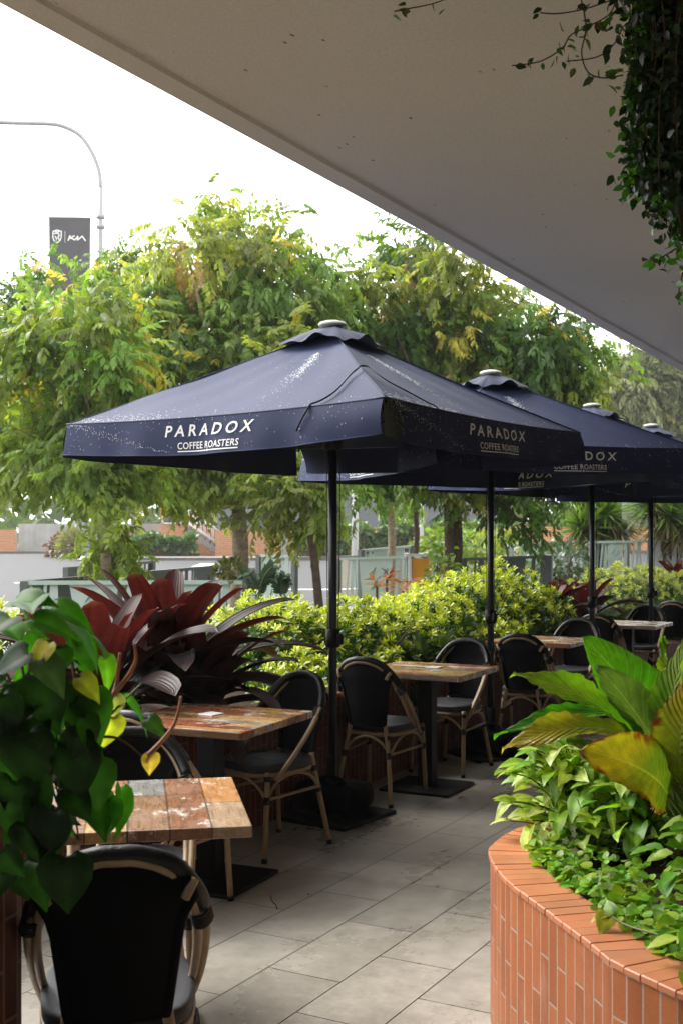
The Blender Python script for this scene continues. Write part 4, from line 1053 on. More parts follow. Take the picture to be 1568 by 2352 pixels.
# ================================================================ trees
def spray_template(rr, pairs=5, ll=.128, droop=.38):
    """one drooping compound leaf of unit scale"""
    vs, fs, w = [], [], []
    for i in range(pairs*2+1):
        t = (i//2+1)/(pairs+.5); s = -1 if i % 2 else 1
        base = np.array([0, t*.28, -droop*.28*t*t])
        if i == pairs*2: d = np.array([0, 1, -1.1*droop-.2])
        else: d = np.array([s*.8, .55, -.55-droop*t*.8])
        d = d+rr.normal(size=3)*.18; d /= np.linalg.norm(d)
        x = np.cross(d, [0, 0, 1.]); x /= np.linalg.norm(x); z = np.cross(x, d)
        l = ll*rr.uniform(.75, 1.15)
        for p in T_KITE[0]: vs.append(base+(x*p[0]*1.28+d*p[1]+z*p[2])*l)
        b = 4*i; fs.append((b, b+1, b+2, b+3)); w.append(rr.uniform(.8, 1.2))
    return np.array(vs), np.array(fs), np.repeat(np.array(w), 4)
SPR = [spray_template(RNG, pairs=p) for p in (4, 5, 5, 6)]
def tree(label, px, Y, lumps, tw, pal, bark='bark_pale', ybase=None, lean=0., fork=None, dens=1., size=1., group='street trees beyond the garden bed', spread=1.0, mat='leaf_tree', name='street_tree', extra=None):
    x = (px-784)/2708*Y; g = G(x, Y)
    t = thing(name, label, 'tree', (x, Y, g), 0, group)
    fz = CAM_H-((fork or 1150)-1243)/2708*Y
    tr = MB(); base = Vector((x, Y, g-.05)); fk = Vector((x+lean, Y, fz))
    tk = spline([base, base.lerp(fk, .35)+Vector((lean*-.1, .02, 0)), base.lerp(fk, .7)+Vector((.03, 0, 0)), fk], 5)
    tr.tube(tk, [tw*(1.15-.35*i/(len(tk)-1)) if i else tw*1.5 for i in range(len(tk))], 10)
    tr.build('trunk', M[bark], t, world=True)
    L = Leaves(); br = MB(); P_, D_, K_ = [], [], []
    pal = np.array(pal)*.86
    for lm in lumps:
        lx, ly, lr = lm[:3]; dY = lm[3] if len(lm) > 3 else random.uniform(-.9, .9)
        ly -= 45*max(0, min(1, (ly-1040)/80)) if lr > 30 else 0
        c = P(lx, ly, Y+dY); r = lr/2708*Y
        c_ = np.array(c)
        mid = fk.lerp(c, .5)+Vector((0, 0, .25))
        bp_ = spline([fk, mid, c], 5); br.tube(bp_, [tw*.5*(1-.8*i/(len(bp_)-1)) for i in range(len(bp_))], 6, False)
        nc = max(4, int(17*dens*(r/.55)**2))
        lumpcol = pal[random.randrange(len(pal))]*random.uniform(.85, 1.15)
        for q in range(nc):
            v = RNG.normal(size=3); v /= np.linalg.norm(v); rr_ = r*RNG.random()**.45
            cc = c_+v*rr_*np.array([1, 1.15, .95])
            br.tube([tuple(c_+v*rr_*.15), tuple(cc)], [.012, .004], 4, False)
            ns = int(13*RNG.uniform(.6, 1.3))
            pp = cc+RNG.normal(size=(ns, 3))*.20*spread*np.array([1, 1, .75]); P_.append(pp)
            dd = np.repeat((v*np.array([1, 1, .3]))[None], ns, 0)+RNG.normal(size=(ns, 3))*.55; dd[:, 2] -= .25; D_.append(dd)
            cl_ = lumpcol*RNG.uniform(.6, 1.35)
            if RNG.random() < .05: cl_ = np.array([.42, .38, .06])*RNG.uniform(.8, 1.2)
            if RNG.random() < .012: cl_ = np.array([.42, .27, .17])
            K_.append(np.repeat(cl_[None], ns, 0)*RNG.uniform(.8, 1.25, (ns, 1)))
    Pn = np.concatenate(P_); Dn = np.concatenate(D_); Kn = np.concatenate(K_); sel = RNG.integers(0, len(SPR), len(Pn))
    for k, (tv, tf, wv) in enumerate(SPR):
        i = np.where(sel == k)[0]
        Mx = frames(Dn[i], np.array([[0, 0, 1.]])+rnd(len(i), 3)*.25)*(size*uni(.8, 1.25, len(i)))[:, None, None]
        L.add(tv, tf, Mx, Pn[i], Kn[i][:, None, :]*wv[None, :, None])
    if extra: extra(br)
    L.build('crown', M[mat], t); br.build('limbs', M[bark], t, world=True)
    return t
GA = [(.22, .36, .06), (.27, .40, .065), (.17, .31, .055), (.30, .41, .075)]
GB = [(.22, .35, .075), (.27, .38, .08), (.18, .31, .075), (.31, .38, .10)]
GD = [(.11, .22, .04), (.15, .26, .045), (.09, .19, .04), (.21, .27, .05)]
tree('yellow green tree at the left edge with low drooping twigs and a slim trunk', 240, 15.5,
     [(215, 650, 55), (160, 700, 60), (260, 720, 60), (60, 760, 75), (170, 800, 95), (260, 830, 70), (60, 890, 90), (190, 930, 95), (90, 1010, 90), (230, 1030, 95), (20, 1070, 65), (160, 1095, 60), (300, 960, 70), (290, 1090, 60), (60, 1120, 40), (190, 1160, 35), (248, 1185, 40), (250, 1250, 28), (265, 1290, 18)], .085, GA, 'bark_pale', fork=1190, lean=.0)
tree('tall green tree with a pinkish haze of young leaves and a thick pale trunk', 548, 17.5,
     [(500, 520, 48), (510, 470, 18), (425, 560, 60), (340, 610, 50), (585, 560, 62), (645, 540, 38), (480, 640, 110), (370, 690, 85), (620, 680, 105), (715, 610, 30), (720, 690, 70), (420, 790, 105), (550, 810, 110), (340, 860, 80), (680, 840, 90), (440, 930, 95), (560, 980, 100), (380, 1050, 80), (470, 1100, 75), (640, 980, 90), (590, 1110, 60), (395, 1160, 40), (320, 1000, 60), (440, 1170, 40), (300, 1130, 40)], .135, GB, 'bark_pale', fork=1170)
tree('slim young tree with a thin leaning dark trunk left of the nearest pole', 742, 16,
     [(700, 1080, 70), (640, 1130, 55), (745, 1010, 70), (760, 1120, 45), (690, 1170, 40), (620, 1180, 25), (740, 1180, 30)], .062, GB, 'bark_dark', fork=1180, lean=-.22)
tree('broad green tree with yellowing sprays and two dark trunks behind the umbrellas', 1042, 19.5,
     [(905, 545, 42), (950, 600, 70), (1040, 640, 75), (865, 665, 55), (1110, 700, 75), (790, 650, 40), (800, 730, 65), (905, 760, 100), (1010, 770, 100), (1150, 770, 85), (1230, 790, 75), (1300, 850, 60), (1375, 800, 35), (1340, 770, 25), (1100, 880, 100), (960, 890, 95), (1220, 900, 90), (1330, 900, 55), (860, 880, 80), (830, 1010, 80), (900, 1060, 80), (1000, 1060, 85), (1100, 1080, 80), (1200, 1090, 75), (1290, 1080, 60), (860, 1140, 50), (960, 1140, 55), (1060, 1130, 50), (1150, 1160, 50), (1230, 1160, 50), (1200, 1200, 30), (1330, 1130, 35)], .125, GD, 'bark_dark', fork=1150, lean=.0,
     extra=lambda br: br.tube(spline([(P(1031, 1400, 19.3)), P(1032, 1280, 19.3), P(1030, 1140, 19.3)], 5), .085, 9))
tree('slender tree with a pale straight trunk in the middle distance', 896, 23,
     [(880, 1090, 60), (820, 1060, 60), (940, 1080, 60), (800, 1130, 45), (900, 1150, 35)], .085, GB, 'bark_pale', fork=1170)
tree('thin tree with a dark stem left of the two dark trunks', 953, 24, [(960, 1110, 50), (1000, 1090, 45), (960, 1040, 50), (930, 1140, 30)], .055, GA, 'bark_dark', fork=1160)
tree('darker tree behind the left edge, lower than the street lamp', -45, 24,
     [(60, 620, 32), (100, 650, 35), (20, 680, 50), (-20, 760, 70), (130, 740, 60), (60, 830, 80), (0, 930, 80), (140, 900, 60), (60, 1030, 70), (-10, 1100, 60), (250, 640, 50), (285, 600, 40), (290, 720, 60), (310, 790, 60)], .13, GD, 'bark_dark', fork=1160)
GE = [(.20, .235, .10), (.235, .26, .12), (.17, .21, .09)]  # grey-green paled to put distance haze into the leaf colour
for i, (px, lm) in enumerate(((1455, [(1430, 850, 40), (1480, 840, 45), (1410, 900, 40), (1460, 910, 50), (1500, 900, 40), (1440, 980, 50), (1400, 1000, 40)]), (1545, [(1550, 850, 45), (1520, 880, 40), (1575, 900, 50), (1540, 950, 55), (1590, 840, 40), (1500, 990, 50), (1570, 1020, 50)]))):
    tree(['pale distant gum tree left of the far umbrella top', 'pale distant gum tree at the right edge above the umbrellas'][i], px, 60, lm, .22, GE, 'bark_pale', fork=1120, dens=.55, size=2.2, spread=2.6, mat='leaf_far', name='gum_tree', group='distant gum trees')
# ================================================================ shrubs and small plants between bed and street
def shrub(label, px, py, Y, r, col, n=500, size=.09, T=T_OVAL, zs=.8, name='shrub', mat='leaf_hedge', group=None):
    c = P(px, py, Y); x, y = c.x, c.y; t = thing(name, label, 'shrub', (x, y, G(x, y)), 0, group); L = Leaves()
    v = rnd(n, 3); v /= np.linalg.norm(v, axis=1, keepdims=True); rr_ = r*(RNG.random(n)**.33)*(1+.2*np.sin(v[:, 0]*6)*np.sin(v[:, 2]*7))
    pos = np.array(c)+v*rr_[:, None]*np.array([1.25 if zs < 1 else 1, 1, zs])
    scat(L, T, pos, v+rnd(n, 3)*.6, np.array([[0, 0, 1.]])+rnd(n, 3)*.5, size*uni(.7, 1.3, n), vary(col, n, .3)); L.build('foliage', M[mat], t, True)
    m = MB()
    for q in range(5): m.tube([(x+random.uniform(-.1, .1), y, G(x, y)-.02), tuple(c+Vector((random.uniform(-r, r)*.6, random.uniform(-r, r)*.4, r*.2)))], [.02, .008], 5, False)
    m.build('stems', M['stem_brown'], t, world=True); return t
def long_hedge(label, x0, x1, Y, h, d, col, n, size):
    t = thing('clipped_hedge', label, 'hedge', ((x0+x1)/2, Y, G((x0+x1)/2, Y))); L = Leaves()
    pos = np.stack([uni(x0, x1, n), Y+uni(-d, d, n)*.5, RNG.random(n)**.6*h], 1); pos[:, 2] *= 1+.13*np.sin(pos[:, 0]*2.7)+.08*np.sin(pos[:, 0]*7.1); pos[:, 2] += np.array([G(a, Y) for a in pos[:, 0]])
    scat(L, T_OVAL, pos, rnd(n, 3)+np.array([0, -.5, .2]), np.array([[0, 0, 1.]])+rnd(n, 3)*.5, size*uni(.7, 1.3, n), vary(col, n, .35)); L.build('foliage', M['leaf_hedge'], t, True)
    m = MB(); m.box(((x0+x1)/2, Y, G((x0+x1)/2, Y)+h*.33), (x1-x0-.2, d*.6, h*.66)); m.build('inner_branches', M['stem_brown'], t, world=True); return t
long_hedge('low green hedge in front of the brick house with white stairs', -9.6, -6.7, 54.2, .95, 1.2, (.07, .15, .03), 1500, .26)
long_hedge('rounded green hedge across the road behind the pale pole', -2.1, .4, 54.5, 1.3, 1.5, (.08, .16, .03), 1700, .27)
long_hedge('long clipped hedge below the grey fence beyond the trees', .5, 7.4, 57.5, 1.35, 1.4, (.09, .17, .03), 3200, .28)
shrub('reddish brown bush on the verge by the white fence', 150, 1258, 55, .75, (.17, .085, .06), 500, .22)
shrub('pale flax clump beside the two grey poles', 180, 1262, 54, .75, (.22, .22, .09), 320, .6, T_KITE, 1.1)
shrub('small red leaved bush left of the low hedge', 282, 1252, 56, .55, (.16, .06, .05), 350, .2)
shrub('bright flowering shrub below the far brick wall', 1110, 1240, 44, .95, (.11, .19, .03), 600, .22)
shrub('yellow green grassy bank behind the steel fence', 1120, 1290, 34, 1.1, (.20, .27, .04), 700, .35, T_KITE, .7)
shrub('bright green bush behind the fence under the yucca', 1030, 1262, 30, .7, (.18, .27, .04), 500, .2)
shrub('leafy young shrub in front of the orange board', 1012, 1300, 17.5, .24, (.14, .25, .03), 120, .10, T_OVAL, 1.4)
shrub('small shrub with reddish tips behind the burgundy bromeliads', 528, 1312, 15, .16, (.12, .14, .03), 120, .09)
shrub('bluish green bush beside the far fence', 1290, 1290, 25, .6, (.07, .12, .07), 400, .14)
def zz_plant(label, px, py, Y, n, h):
    c = P(px, py, Y); t = thing('feathery_shrub', label, 'plant', (c.x, c.y, G(c.x, c.y)), 0); m = MB(); L = Leaves()
    pos, D, U = [], [], []
    for i in range(n):
        a = random.uniform(0, 6.28); e = c+Vector((math.cos(a)*h*.45, math.sin(a)*h*.45, h*random.uniform(.5, 1)))
        pts = spline([c, c.lerp(e, .5)+Vector((0, 0, h*.15)), e], 6); m.tube(pts, .008, 5, False)
        for k in range(2, 13):
            p = pts[k]; d = (pts[min(12, k+1)]-pts[k-1]).normalized(); sd = d.cross(Vector((0, -1, .2))).normalized()
            for s in (-1, 1): pos.append(p); D.append(sd*s+d*.7); U.append(Vector((0, -.6, .7)))
    m.tube([(c.x, c.y, G(c.x, c.y)-.02), tuple(c)], .02, 6)
    scat(L, T_OVAL, pos, D, U, uni(.07, .10, len(pos)), vary((.025, .07, .022), len(pos), .3)); L.build('foliage', M['leaf_hedge'], t, True); m.build('stems', M['stem_green'], t, world=True)
zz_plant('dark feathery leaved plant beside the thick pale trunk', 588, 1372, 13.5, 7, .42)
zz_plant('dark feathery leaved plant in front of the green steel panel', 645, 1372, 14.5, 6, .3)
def cordyline(label, px, py, Y, n, ln, pal):
    c = P(px, py, Y); t = thing('cordyline', label, 'plant', (c.x, c.y, G(c.x, c.y)), 0, 'red and orange cordylines behind the hedge'); L = Leaves(); N = n
    pos = np.array(c)+rnd(N, 3)*.03; D = rnd(N, 3)*np.array([1, 1, .5])+np.array([0, 0, .8])
    K = np.array([pal[random.randrange(len(pal))] for _ in range(N)])
    scat(L, tmpl([(0, .03), (.3, .085), (.6, .08), (.85, .04), (1, .005)], .3, .35), pos, D, np.array([[0, 0, 1.]])+rnd(N, 3)*.2, ln*uni(.7, 1.2, N), K); L.build('foliage', M['leaf_soft'], t, True)
    m = MB(); m.tube([(c.x, c.y, G(c.x, c.y)-.02), tuple(c)], .018, 6); m.build('stem', M['stem_brown'], t, world=True)
RP = [(.30, .05, .03), (.22, .03, .035), (.40, .14, .04)]; OP = [(.45, .22, .04), (.30, .22, .04), (.42, .14, .05)]
cordyline('orange leaved cordyline right of the nearest umbrella pole', 865, 1345, 14, 13, .24, OP)
cordyline('dark red cordyline right of the orange one', 888, 1325, 15, 12, .24, RP)
cordyline('red cordyline left of the orange board', 948, 1345, 14, 12, .24, RP)
cordyline('orange cordyline at the foot of the steel fence', 925, 1358, 13.6, 10, .2, OP)
def yucca(label, px, py, Y, heads):
    c = P(px, py, Y); t = thing('yucca', label, 'plant', (c.x, c.y, G(c.x, c.y)), 0, 'spiky yuccas beyond the fence'); L = Leaves(); m = MB()
    for hx, hy, r in heads:
        h = P(hx, hy, Y+random.uniform(-.3, .3)); m.tube(spline([(c.x, c.y, G(c.x, c.y)-.05), tuple(c.lerp(h, .5)), tuple(h)], 5), .09, 8)
        n = 210; v = rnd(n, 3); v /= np.linalg.norm(v, axis=1, keepdims=True); v[:, 2] = v[:, 2]*.9+.28
        K = vary((.13, .22, .045), n, .3); dead = v[:, 2] < -.25; K[dead] = np.array([.15, .13, .06])
        scat(L, tmpl([(0, .035), (.35, .04), (.7, .028), (1, .003)], .5, .16), np.array(h)+v*.05, v, np.array([[0, 0, 1.]])+rnd(n, 3)*.1, r*uni(.75, 1.1, n), K)
    L.build('foliage', M['leaf_soft'], t, True); m.build('trunk', M['bark_dark'], t, world=True)
yucca('spiky yucca between the third umbrella pole and the sign', 1370, 1330, 27, [(1390, 1185, .95), (1335, 1215, .8), (1420, 1215, .7)])
yucca('spiky yucca at the right edge behind the fourth umbrella pole', 1540, 1330, 26, [(1535, 1190, .95), (1500, 1160, .8), (1580, 1210, .9)])
# ---- far wooded mass
L = Leaves(); n = 9000
pos = np.stack([uni(-75, 70, n), uni(80, 110, n), RNG.random(n)], 1)
hgt = 6+2.2*np.sin(pos[:, 0]*.21)+1.6*np.sin(pos[:, 0]*.53+2)
hgt[(pos[:, 0] > 8)] *= .8
pos[:, 2] = 1+pos[:, 2]*hgt
scat(L, T_OVAL, pos, rnd(n, 3)+np.array([0, -.4, 0]), np.array([[0, 0, 1.]])+rnd(n, 3)*.6, uni(.7, 1.6, n), vary((.10, .15, .05), n, .35))
tag(L.build('distant_trees', M['leaf_far'], None), 'dense green trees beyond the houses across the road', 'trees', kind='stuff')
# ================================================================ houses, walls and fences across the road
def on(x, y, z=0): return Vector((x, y, G(x, y)+z))
def brick_wall_run(label, x0, x1, Y, h, fh=0., group='brick walls across the road'):
    t = thing('brick_wall', label, 'wall', on((x0+x1)/2, Y), 0, group); g = G((x0+x1)/2, Y)
    m = MB(); m.grid(lambda u, v: (x0+(x1-x0)*u, Y, g-.1+(h+.1)*v), 2, 2, lambda u, v: ((x1-x0)*u, h*v), False); m.build('brick_face', M['far_brick'], t, world=True)
    m = MB(); m.box(((x0+x1)/2, Y+.13, g+h/2-.06), (x1-x0, .24, h-.02)); m.build('core', M['mortar'], t, world=True)
    if fh:
        m = MB(); n = int((x1-x0)/.09)
        for i in range(n): m.box((x0+(i+.5)*(x1-x0)/n, Y+.16+(.012 if i % 2 else 0), g+h+fh/2), ((x1-x0)/n-.002, .02, fh))
        m.build('corrugated_panel', M['fence_grey'], t, world=True)
        m = MB(); m.box(((x0+x1)/2, Y+.15, g+h+fh+.02), (x1-x0, .07, .05)); m.build('fence_rail', M['fence_grey'], t, world=True)
    return t
brick_wall_run('orange brick wall under a grey fence left of the nearest pole', -6.2, -.6, 58, 1.25, 1.9)
brick_wall_run('orange brick wall with tall grey fence between the poles', .2, 9.0, 62, 1.2, 2.0)
brick_wall_run('pink brick wall on the verge right of the second pole', 6.0, 11.2, 52, 1.15, 0)
brick_wall_run('pink brick wall far right behind the yuccas', 11.8, 20, 52, 1.15, 1.5)
brick_wall_run('short red brick wall at the far left edge', -22, -18.2, 66, 1.35, 0)
wf = thing('white_fence', 'long white board fence across the road at the far left', 'fence', on(-13, 67))
g = G(-13, 67)
m = MB()
for i in range(30): m.box((-18.2+i*.31, 67, g+.85), (.302, .03, 1.7))
m.build('boards', M['weathered_white'], wf, world=True)
for x in (-15.2, -14.5, -11.8):
    m = MB(); m.box((x, 66.9, g+1.15), (.28, .28, 2.3)); m.build('post', M['weathered_white'], wf, world=True)
hs_ = thing('brick_house', 'orange brick house with white porch stairs across the road', 'house', on(-8, 60)); g = G(-8, 60)
m = MB(); m.grid(lambda u, v: (-9.2+4*u, 60, g-.1+3.6*v), 2, 2, lambda u, v: (4*u, 3.6*v), False); m.grid(lambda u, v: (-9.2, 68-8*u, g-.1+3.6*v), 2, 2, lambda u, v: (8*u, 3.6*v), False); m.build('wall', M['far_brick'], hs_, world=True)
m = MB(); m.extrude_poly([(-9.8, 59.4, g+3.5), (-4.6, 59.4, g+3.5), (-4.6, 64, g+5.6), (-9.8, 64, g+5.6)], (0, 0, .15)); m.extrude_poly([(-9.8, 68.6, g+3.5), (-4.6, 68.6, g+3.5), (-4.6, 64, g+5.6), (-9.8, 64, g+5.6)], (0, 0, .15)); m.build('roof', M['roof_metal'], hs_, world=True)
for wx in (-8.6, -6.9):
    m = MB(); m.box((wx, 59.97, g+2.2), (.9, .06, 1.1)); wo = m.build('window', M['window_dark'], hs_, world=True)
    m = MB()
    for dx in (-.48, .48): m.box((wx+dx, 59.95, g+2.2), (.07, .1, 1.2))
    for dz in (-.58, .58): m.box((wx, 59.95, g+2.2+dz), (1.03, .1, .07))
    m.build('frame', M['white_paint'], wo, world=False); wo.children[0].location = -Vector(hs_.location)
m = MB()
for i in range(8): m.box((-7.6+.24*i, 58.6, g+.09+.17*(7-i)-.0), (.24, 1.0, .17*2))
m.build('stairs', M['paving'], hs_, world=True)
for yy in (58.05, 59.15):
    m = MB(); m.tube([(-7.7, yy, g+2.35), (-5.7, yy, g+1.0)], .035, 6)
    m.tube([(-7.7, yy, g+1.7), (-5.7, yy, g+.35)], .025, 6)
    for i in range(11): m.tube([(-7.7+.2*i, yy, g+1.55-.135*i), (-7.7+.2*i, yy, g+2.35-.135*i)], .018, 5)
    m.build('stair_railing', M['white_paint'], hs_, world=True)
hb = thing('weatherboard_house', 'grey house with dark windows behind the fence beyond the trees', 'house', on(4, 72)); g = G(4, 72)
m = MB(); m.box((3, 74, g+2.6), (13, 8, 5.4)); m.build('wall', M['fence_grey'], hb, world=True)
m = MB(); m.extrude_poly([(-4, 69.4, g+5.2), (10, 69.4, g+5.2), (10, 74, g+7.2), (-4, 74, g+7.2)], (0, 0, .15)); m.build('roof', M['roof_metal'], hb, world=True)
for wx in (-1, 3, 7):
    m = MB(); m.box((wx, 69.97, g+3.3), (1.5, .08, 1.3)); m.build('window', M['window_dark'], hb, world=True)
# ---- patterned steel fence panels
FG = 'green steel fence panels round the street planting'
def panel(label, a, b, h, za=None, group=FG, mat='grey_green_steel', frame='dark_steel', solid=((.30, .62),), mirror=False):
    """a, b: (x, y) ends; post, rails, flat leaf-patterned sheets and tapering slats"""
    A_, B_ = Vector((a[0], a[1], 0)), Vector((b[0], b[1], 0)); ga, gb = G(*a), G(*b); d = B_-A_; ln = d.length; dn = d.normalized(); nn = Vector((-dn.y, dn.x, 0)); Rm = Matrix((dn, nn, Vector((0, 0, 1)))).transposed()
    t = thing('fence_panel', label, 'fence', (A_.x, A_.y, ga), 0, group)
    def at(u, z): return A_+d*u+Vector((0, 0, ga+(gb-ga)*u+z))
    for u in (0., 1.):
        m = MB(); m.box(at(u, h/2), (.10, .10, h), rot=Rm); m.build('post', M[frame], t, world=True)
    sl_ = Vector((d.x, d.y, gb-ga)); Rr = sl_.to_track_quat('X', 'Z').to_matrix()
    m = MB(); m.box(at(.5, h-.02), (ln-.1, .075, .05), rot=Rr); m.build('rail', M[mat], t, world=True)
    m = MB(); m.box(at(.5, .12), (ln-.1, .05, .05), rot=Rr); m.build('rail', M[mat], t, world=True)
    def sheet_(u0, u1, u2, u3): m.extrude_poly([at(u0, .145), at(u1, .145), at(u2, h-.045), at(u3, h-.045)], nn*.012)
    for s0, s1 in solid:
        m = MB(); sheet_(s0+.03, s1-.03, s1+.02, s0-.02); m.build('sheet', M[mat], t, world=True)
    k = 0; n = int(ln/.115)
    for i in range(n):
        u = (i+.6)/(n+.2)
        if any(s0-.03 < u < s1+.03 for s0, s1 in solid): continue
        m = MB(); tl = (.06 if i % 3 else -.05)*(1 if i % 2 else .4)/ln; w_ = (.028 if i % 2 else .045)/ln
        m.extrude_poly([at(u-w_, .145), at(u+w_*.5, .145), at(u+w_+tl, h-.045), at(u-w_*.4+tl, h-.045)], nn*.012); m.build('slat', M[mat], t, world=True)
    # raised leaf motif on the sheets
    m = MB()
    for s0, s1 in solid:
        for q in range(7):
            u = s0+(s1-s0)*random.uniform(.15, .8); z = random.uniform(.25, h-.2)
            pts = spline([at(u, z)-nn*.004, at(u+.05/ln*random.uniform(.5, 2), z+.05)-nn*.004, at(u+.07/ln*random.uniform(.2, 2), z+.13)-nn*.004], 4); m.tube(pts, [.006+.012*math.sin(math.pi*i/8) for i in range(9)], 4, False, flat=.4)
    m.build('leaf_motif', M[frame], t, world=True)
    return t
H = 1.05
panel('pale green steel fence panel nearest behind the bromeliads', (-3.95, 14.7), (-1.2, 14.9), H, solid=((.22, .40), (.62, .78)))
panel('long dark green steel fence panel running back from the left corner', (-3.95, 14.85), (-3.0, 17.3), H, frame='dark_steel', mat='dark_steel', solid=((.05, .6),))
panel('dark green steel fence panel behind the slim trunk', (-2.95, 17.4), (-1.9, 20.2), H, mat='dark_steel', solid=((.1, .3), (.6, .8)))
panel('dark green steel fence panel farthest left beside the road', (-4.42, 19), (-3.5, 21.8), H, mat='dark_steel', solid=((.05, .5),))
panel('narrow green steel panel right of the thick pale trunk', (-1.66, 23.8), (-.92, 23.2), H+.05, solid=((.12, .5),))
panel('patterned pale green steel panel right of the nearest pole', (-.08, 23.2), (1.32, 22.6), H, solid=((.32, .74),))
panel('pale green steel panel behind the thin dark stem', (1.5, 25.3), (.4, 24.2), H+.12, solid=((.2, .75),))
panel('pale green steel panel left of the orange board', (1.36, 22.6), (1.58, 22.4), H, solid=((.2, .8),))
panel('dark steel fence panel behind the second umbrella pole', (2.05, 20.2), (3.45, 19.6), H, mat='dark_steel', solid=((.35, .72),))
panel('grey steel fence panel in the distance left of the yucca', (3.85, 27), (5.1, 27), H, frame='grey_paint', solid=((.35, .62),))
panel('grey steel fence panel in the distance under the yucca', (5.2, 27), (6.3, 26.8), H, frame='grey_paint', solid=((.25, .6),))
panel('grey steel fence panel in the distance right of the third pole', (5.5, 26.0), (6.9, 25.9), H, frame='grey_paint', solid=((.25, .48),))
panel('grey steel fence panel in the distance at the right edge', (6.95, 25.9), (7.5, 25.8), H, frame='grey_paint', solid=((.3, .7),))
ob = thing('orange_board', 'orange panel in a white frame standing behind the shrub', 'board', on(1.42, 21)); g = G(1.42, 21)
m = MB(); m.box((1.42, 21, g+.55), (.36, .05, 1.0)); m.box((1.95, 21.1, g+.5), (.30, .05, .9)); m.build('panel', M['orange_board'], ob, world=True)
m = MB()
for x in (1.215, 1.625): m.box((x, 20.99, g+.56), (.05, .08, 1.12))
m.box((1.5, 20.99, g+1.11), (.75, .12, .05)); m.build('frame', M['white_paint'], ob, world=True)
bn = thing('concrete_bench', 'low pale concrete bench slab behind the hedge', 'bench', on(.95, 16.2)); g = G(.95, 16.2)
m = MB(); m.box((.95, 16.2, g+.62), (1.2, .5, .10), rz=.15, bev=.01); m.build('seat', M['paving'], bn, world=True)
for dx in (-.45, .45):
    m = MB(); m.box((.95+dx, 16.2+dx*.15, g+.285), (.12, .4, .57), rz=.15); m.build('support', M['paving'], bn, world=True)
# ---- poles and sign
def pole(label, px, Y, r, ztop, mat='galv', foot=True):
    x = (px-784)/2708*Y; t = thing('street_pole', label, 'pole', on(x, Y), 0, 'plain grey street poles'); g = G(x, Y)
    m = MB(); m.tube([(x, Y, g-.05), (x, Y, ztop)], [r, r*.8], 12); m.build('shaft', M[mat], t, world=True)
    m = MB(); m.lathe([(r*2.2, .0), (r*2.2, .03), (r*1.5, .05), (r*1.2, .16)], (x, Y, g), 12); m.build('base_flange', M[mat], t, world=True)
pole('grey street pole standing beside the lamp post across the road', 197, 51.6, .17, 8.5, 'grey_paint')
pole('pale grey street pole across the road behind the leaning trunk', 654, 51.5, .16, 9, 'grey_paint')
pole('white street pole right of the nearest umbrella pole', 815, 50.8, .15, 9, 'white_paint')
pole('thin white pole seen between the tree trunks', 968, 50.8, .08, 8, 'white_paint')
sp = thing('street_sign', 'blank white sign plate seen from the back on a grey pole', 'sign', on(6.5, 26.8)); x, Y = 6.5, 26.8; g = G(x, Y)
m = MB(); m.tube([(x, Y, g-.05), (x, Y, 3.6)], .045, 10); m.build('pole', M['grey_paint'], sp, world=True)
m = MB(); m.box((x+.02, Y-.06, 2.28), (.33, .012, .66), bev=.004); m.build('sign_plate', M['white_paint'], sp, world=True)
# ---- street lamp and its banner
LX, LY = (231-784)/2708*28, 28.; g = G(LX, LY)
sl_ = thing('street_lamp', 'tall grey street lamp with a long curved arm above the trees', 'street lamp', (LX, LY, g))
def LZ(py): return CAM_H-(py-1243)/2708*LY
m = MB(); m.tube([(LX, LY, g-.05), (LX, LY, 4.), (LX, LY, LZ(520)), (LX, LY, LZ(430))], [.115, .09, .055, .05], 12)
m.build('pole', M['grey_paint'], sl_, world=True)
m = MB(); kx = LY/2708
m.tube(spline([(LX, LY, LZ(430)), (LX-4*kx, LY, LZ(390)), (LX-22*kx, LY, LZ(345)), (LX-50*kx, LY, LZ(308)), (LX-90*kx, LY, LZ(288)), (LX-130*kx, LY, LZ(283)), (LX-235*kx, LY, LZ(280)), (LX-330*kx, LY, LZ(272))], 6), .05, 10); m.build('arm', M['grey_paint'], sl_, world=True)
m = MB(); m.box((LX-380*kx, LY, LZ(270)), (1.1, .3, .14), bev=.03); m.build('lamp_head', M['grey_paint'], sl_, world=True)
m = MB()
for py in (497, 520): m.lathe([(.055, -.05), (.10, -.045), (.10, .045), (.055, .05)], (LX, LY, LZ(py)), 12)
m.tube([(LX, LY, LZ(500)), (LX-120*kx, LY, LZ(498))], .018, 8); m.build('bracket', M['grey_paint'], sl_, world=True)
bnn = thing('banner', 'dark grey banner with a white shield emblem hanging from the lamp post', 'banner', (LX-.9, LY, LZ(600)))
bx0, bx1, bz0, bz1 = LX-118*kx, LX-23*kx, LZ(500)-2.55, LZ(500)
m = MB(); m.grid(lambda u, v: (bx0+(bx1-bx0)*u, LY-.02+.03*math.sin(3*u+4*v), bz0+(bz1-bz0)*v), 10, 14); m.grid(lambda u, v: (bx0+(bx1-bx0)*u, LY-.012+.03*math.sin(3*u+4*v), bz0+(bz1-bz0)*v), 10, 14); m.build('cloth', M['banner_cloth'], bnn, world=True)
def bpt(px, py): u = (px-113)/95; v = (LZ(py)-bz0)/(bz1-bz0); return (LX+(px-231)*kx, LY-.026+.03*math.sin(3*u+4*v), LZ(py))
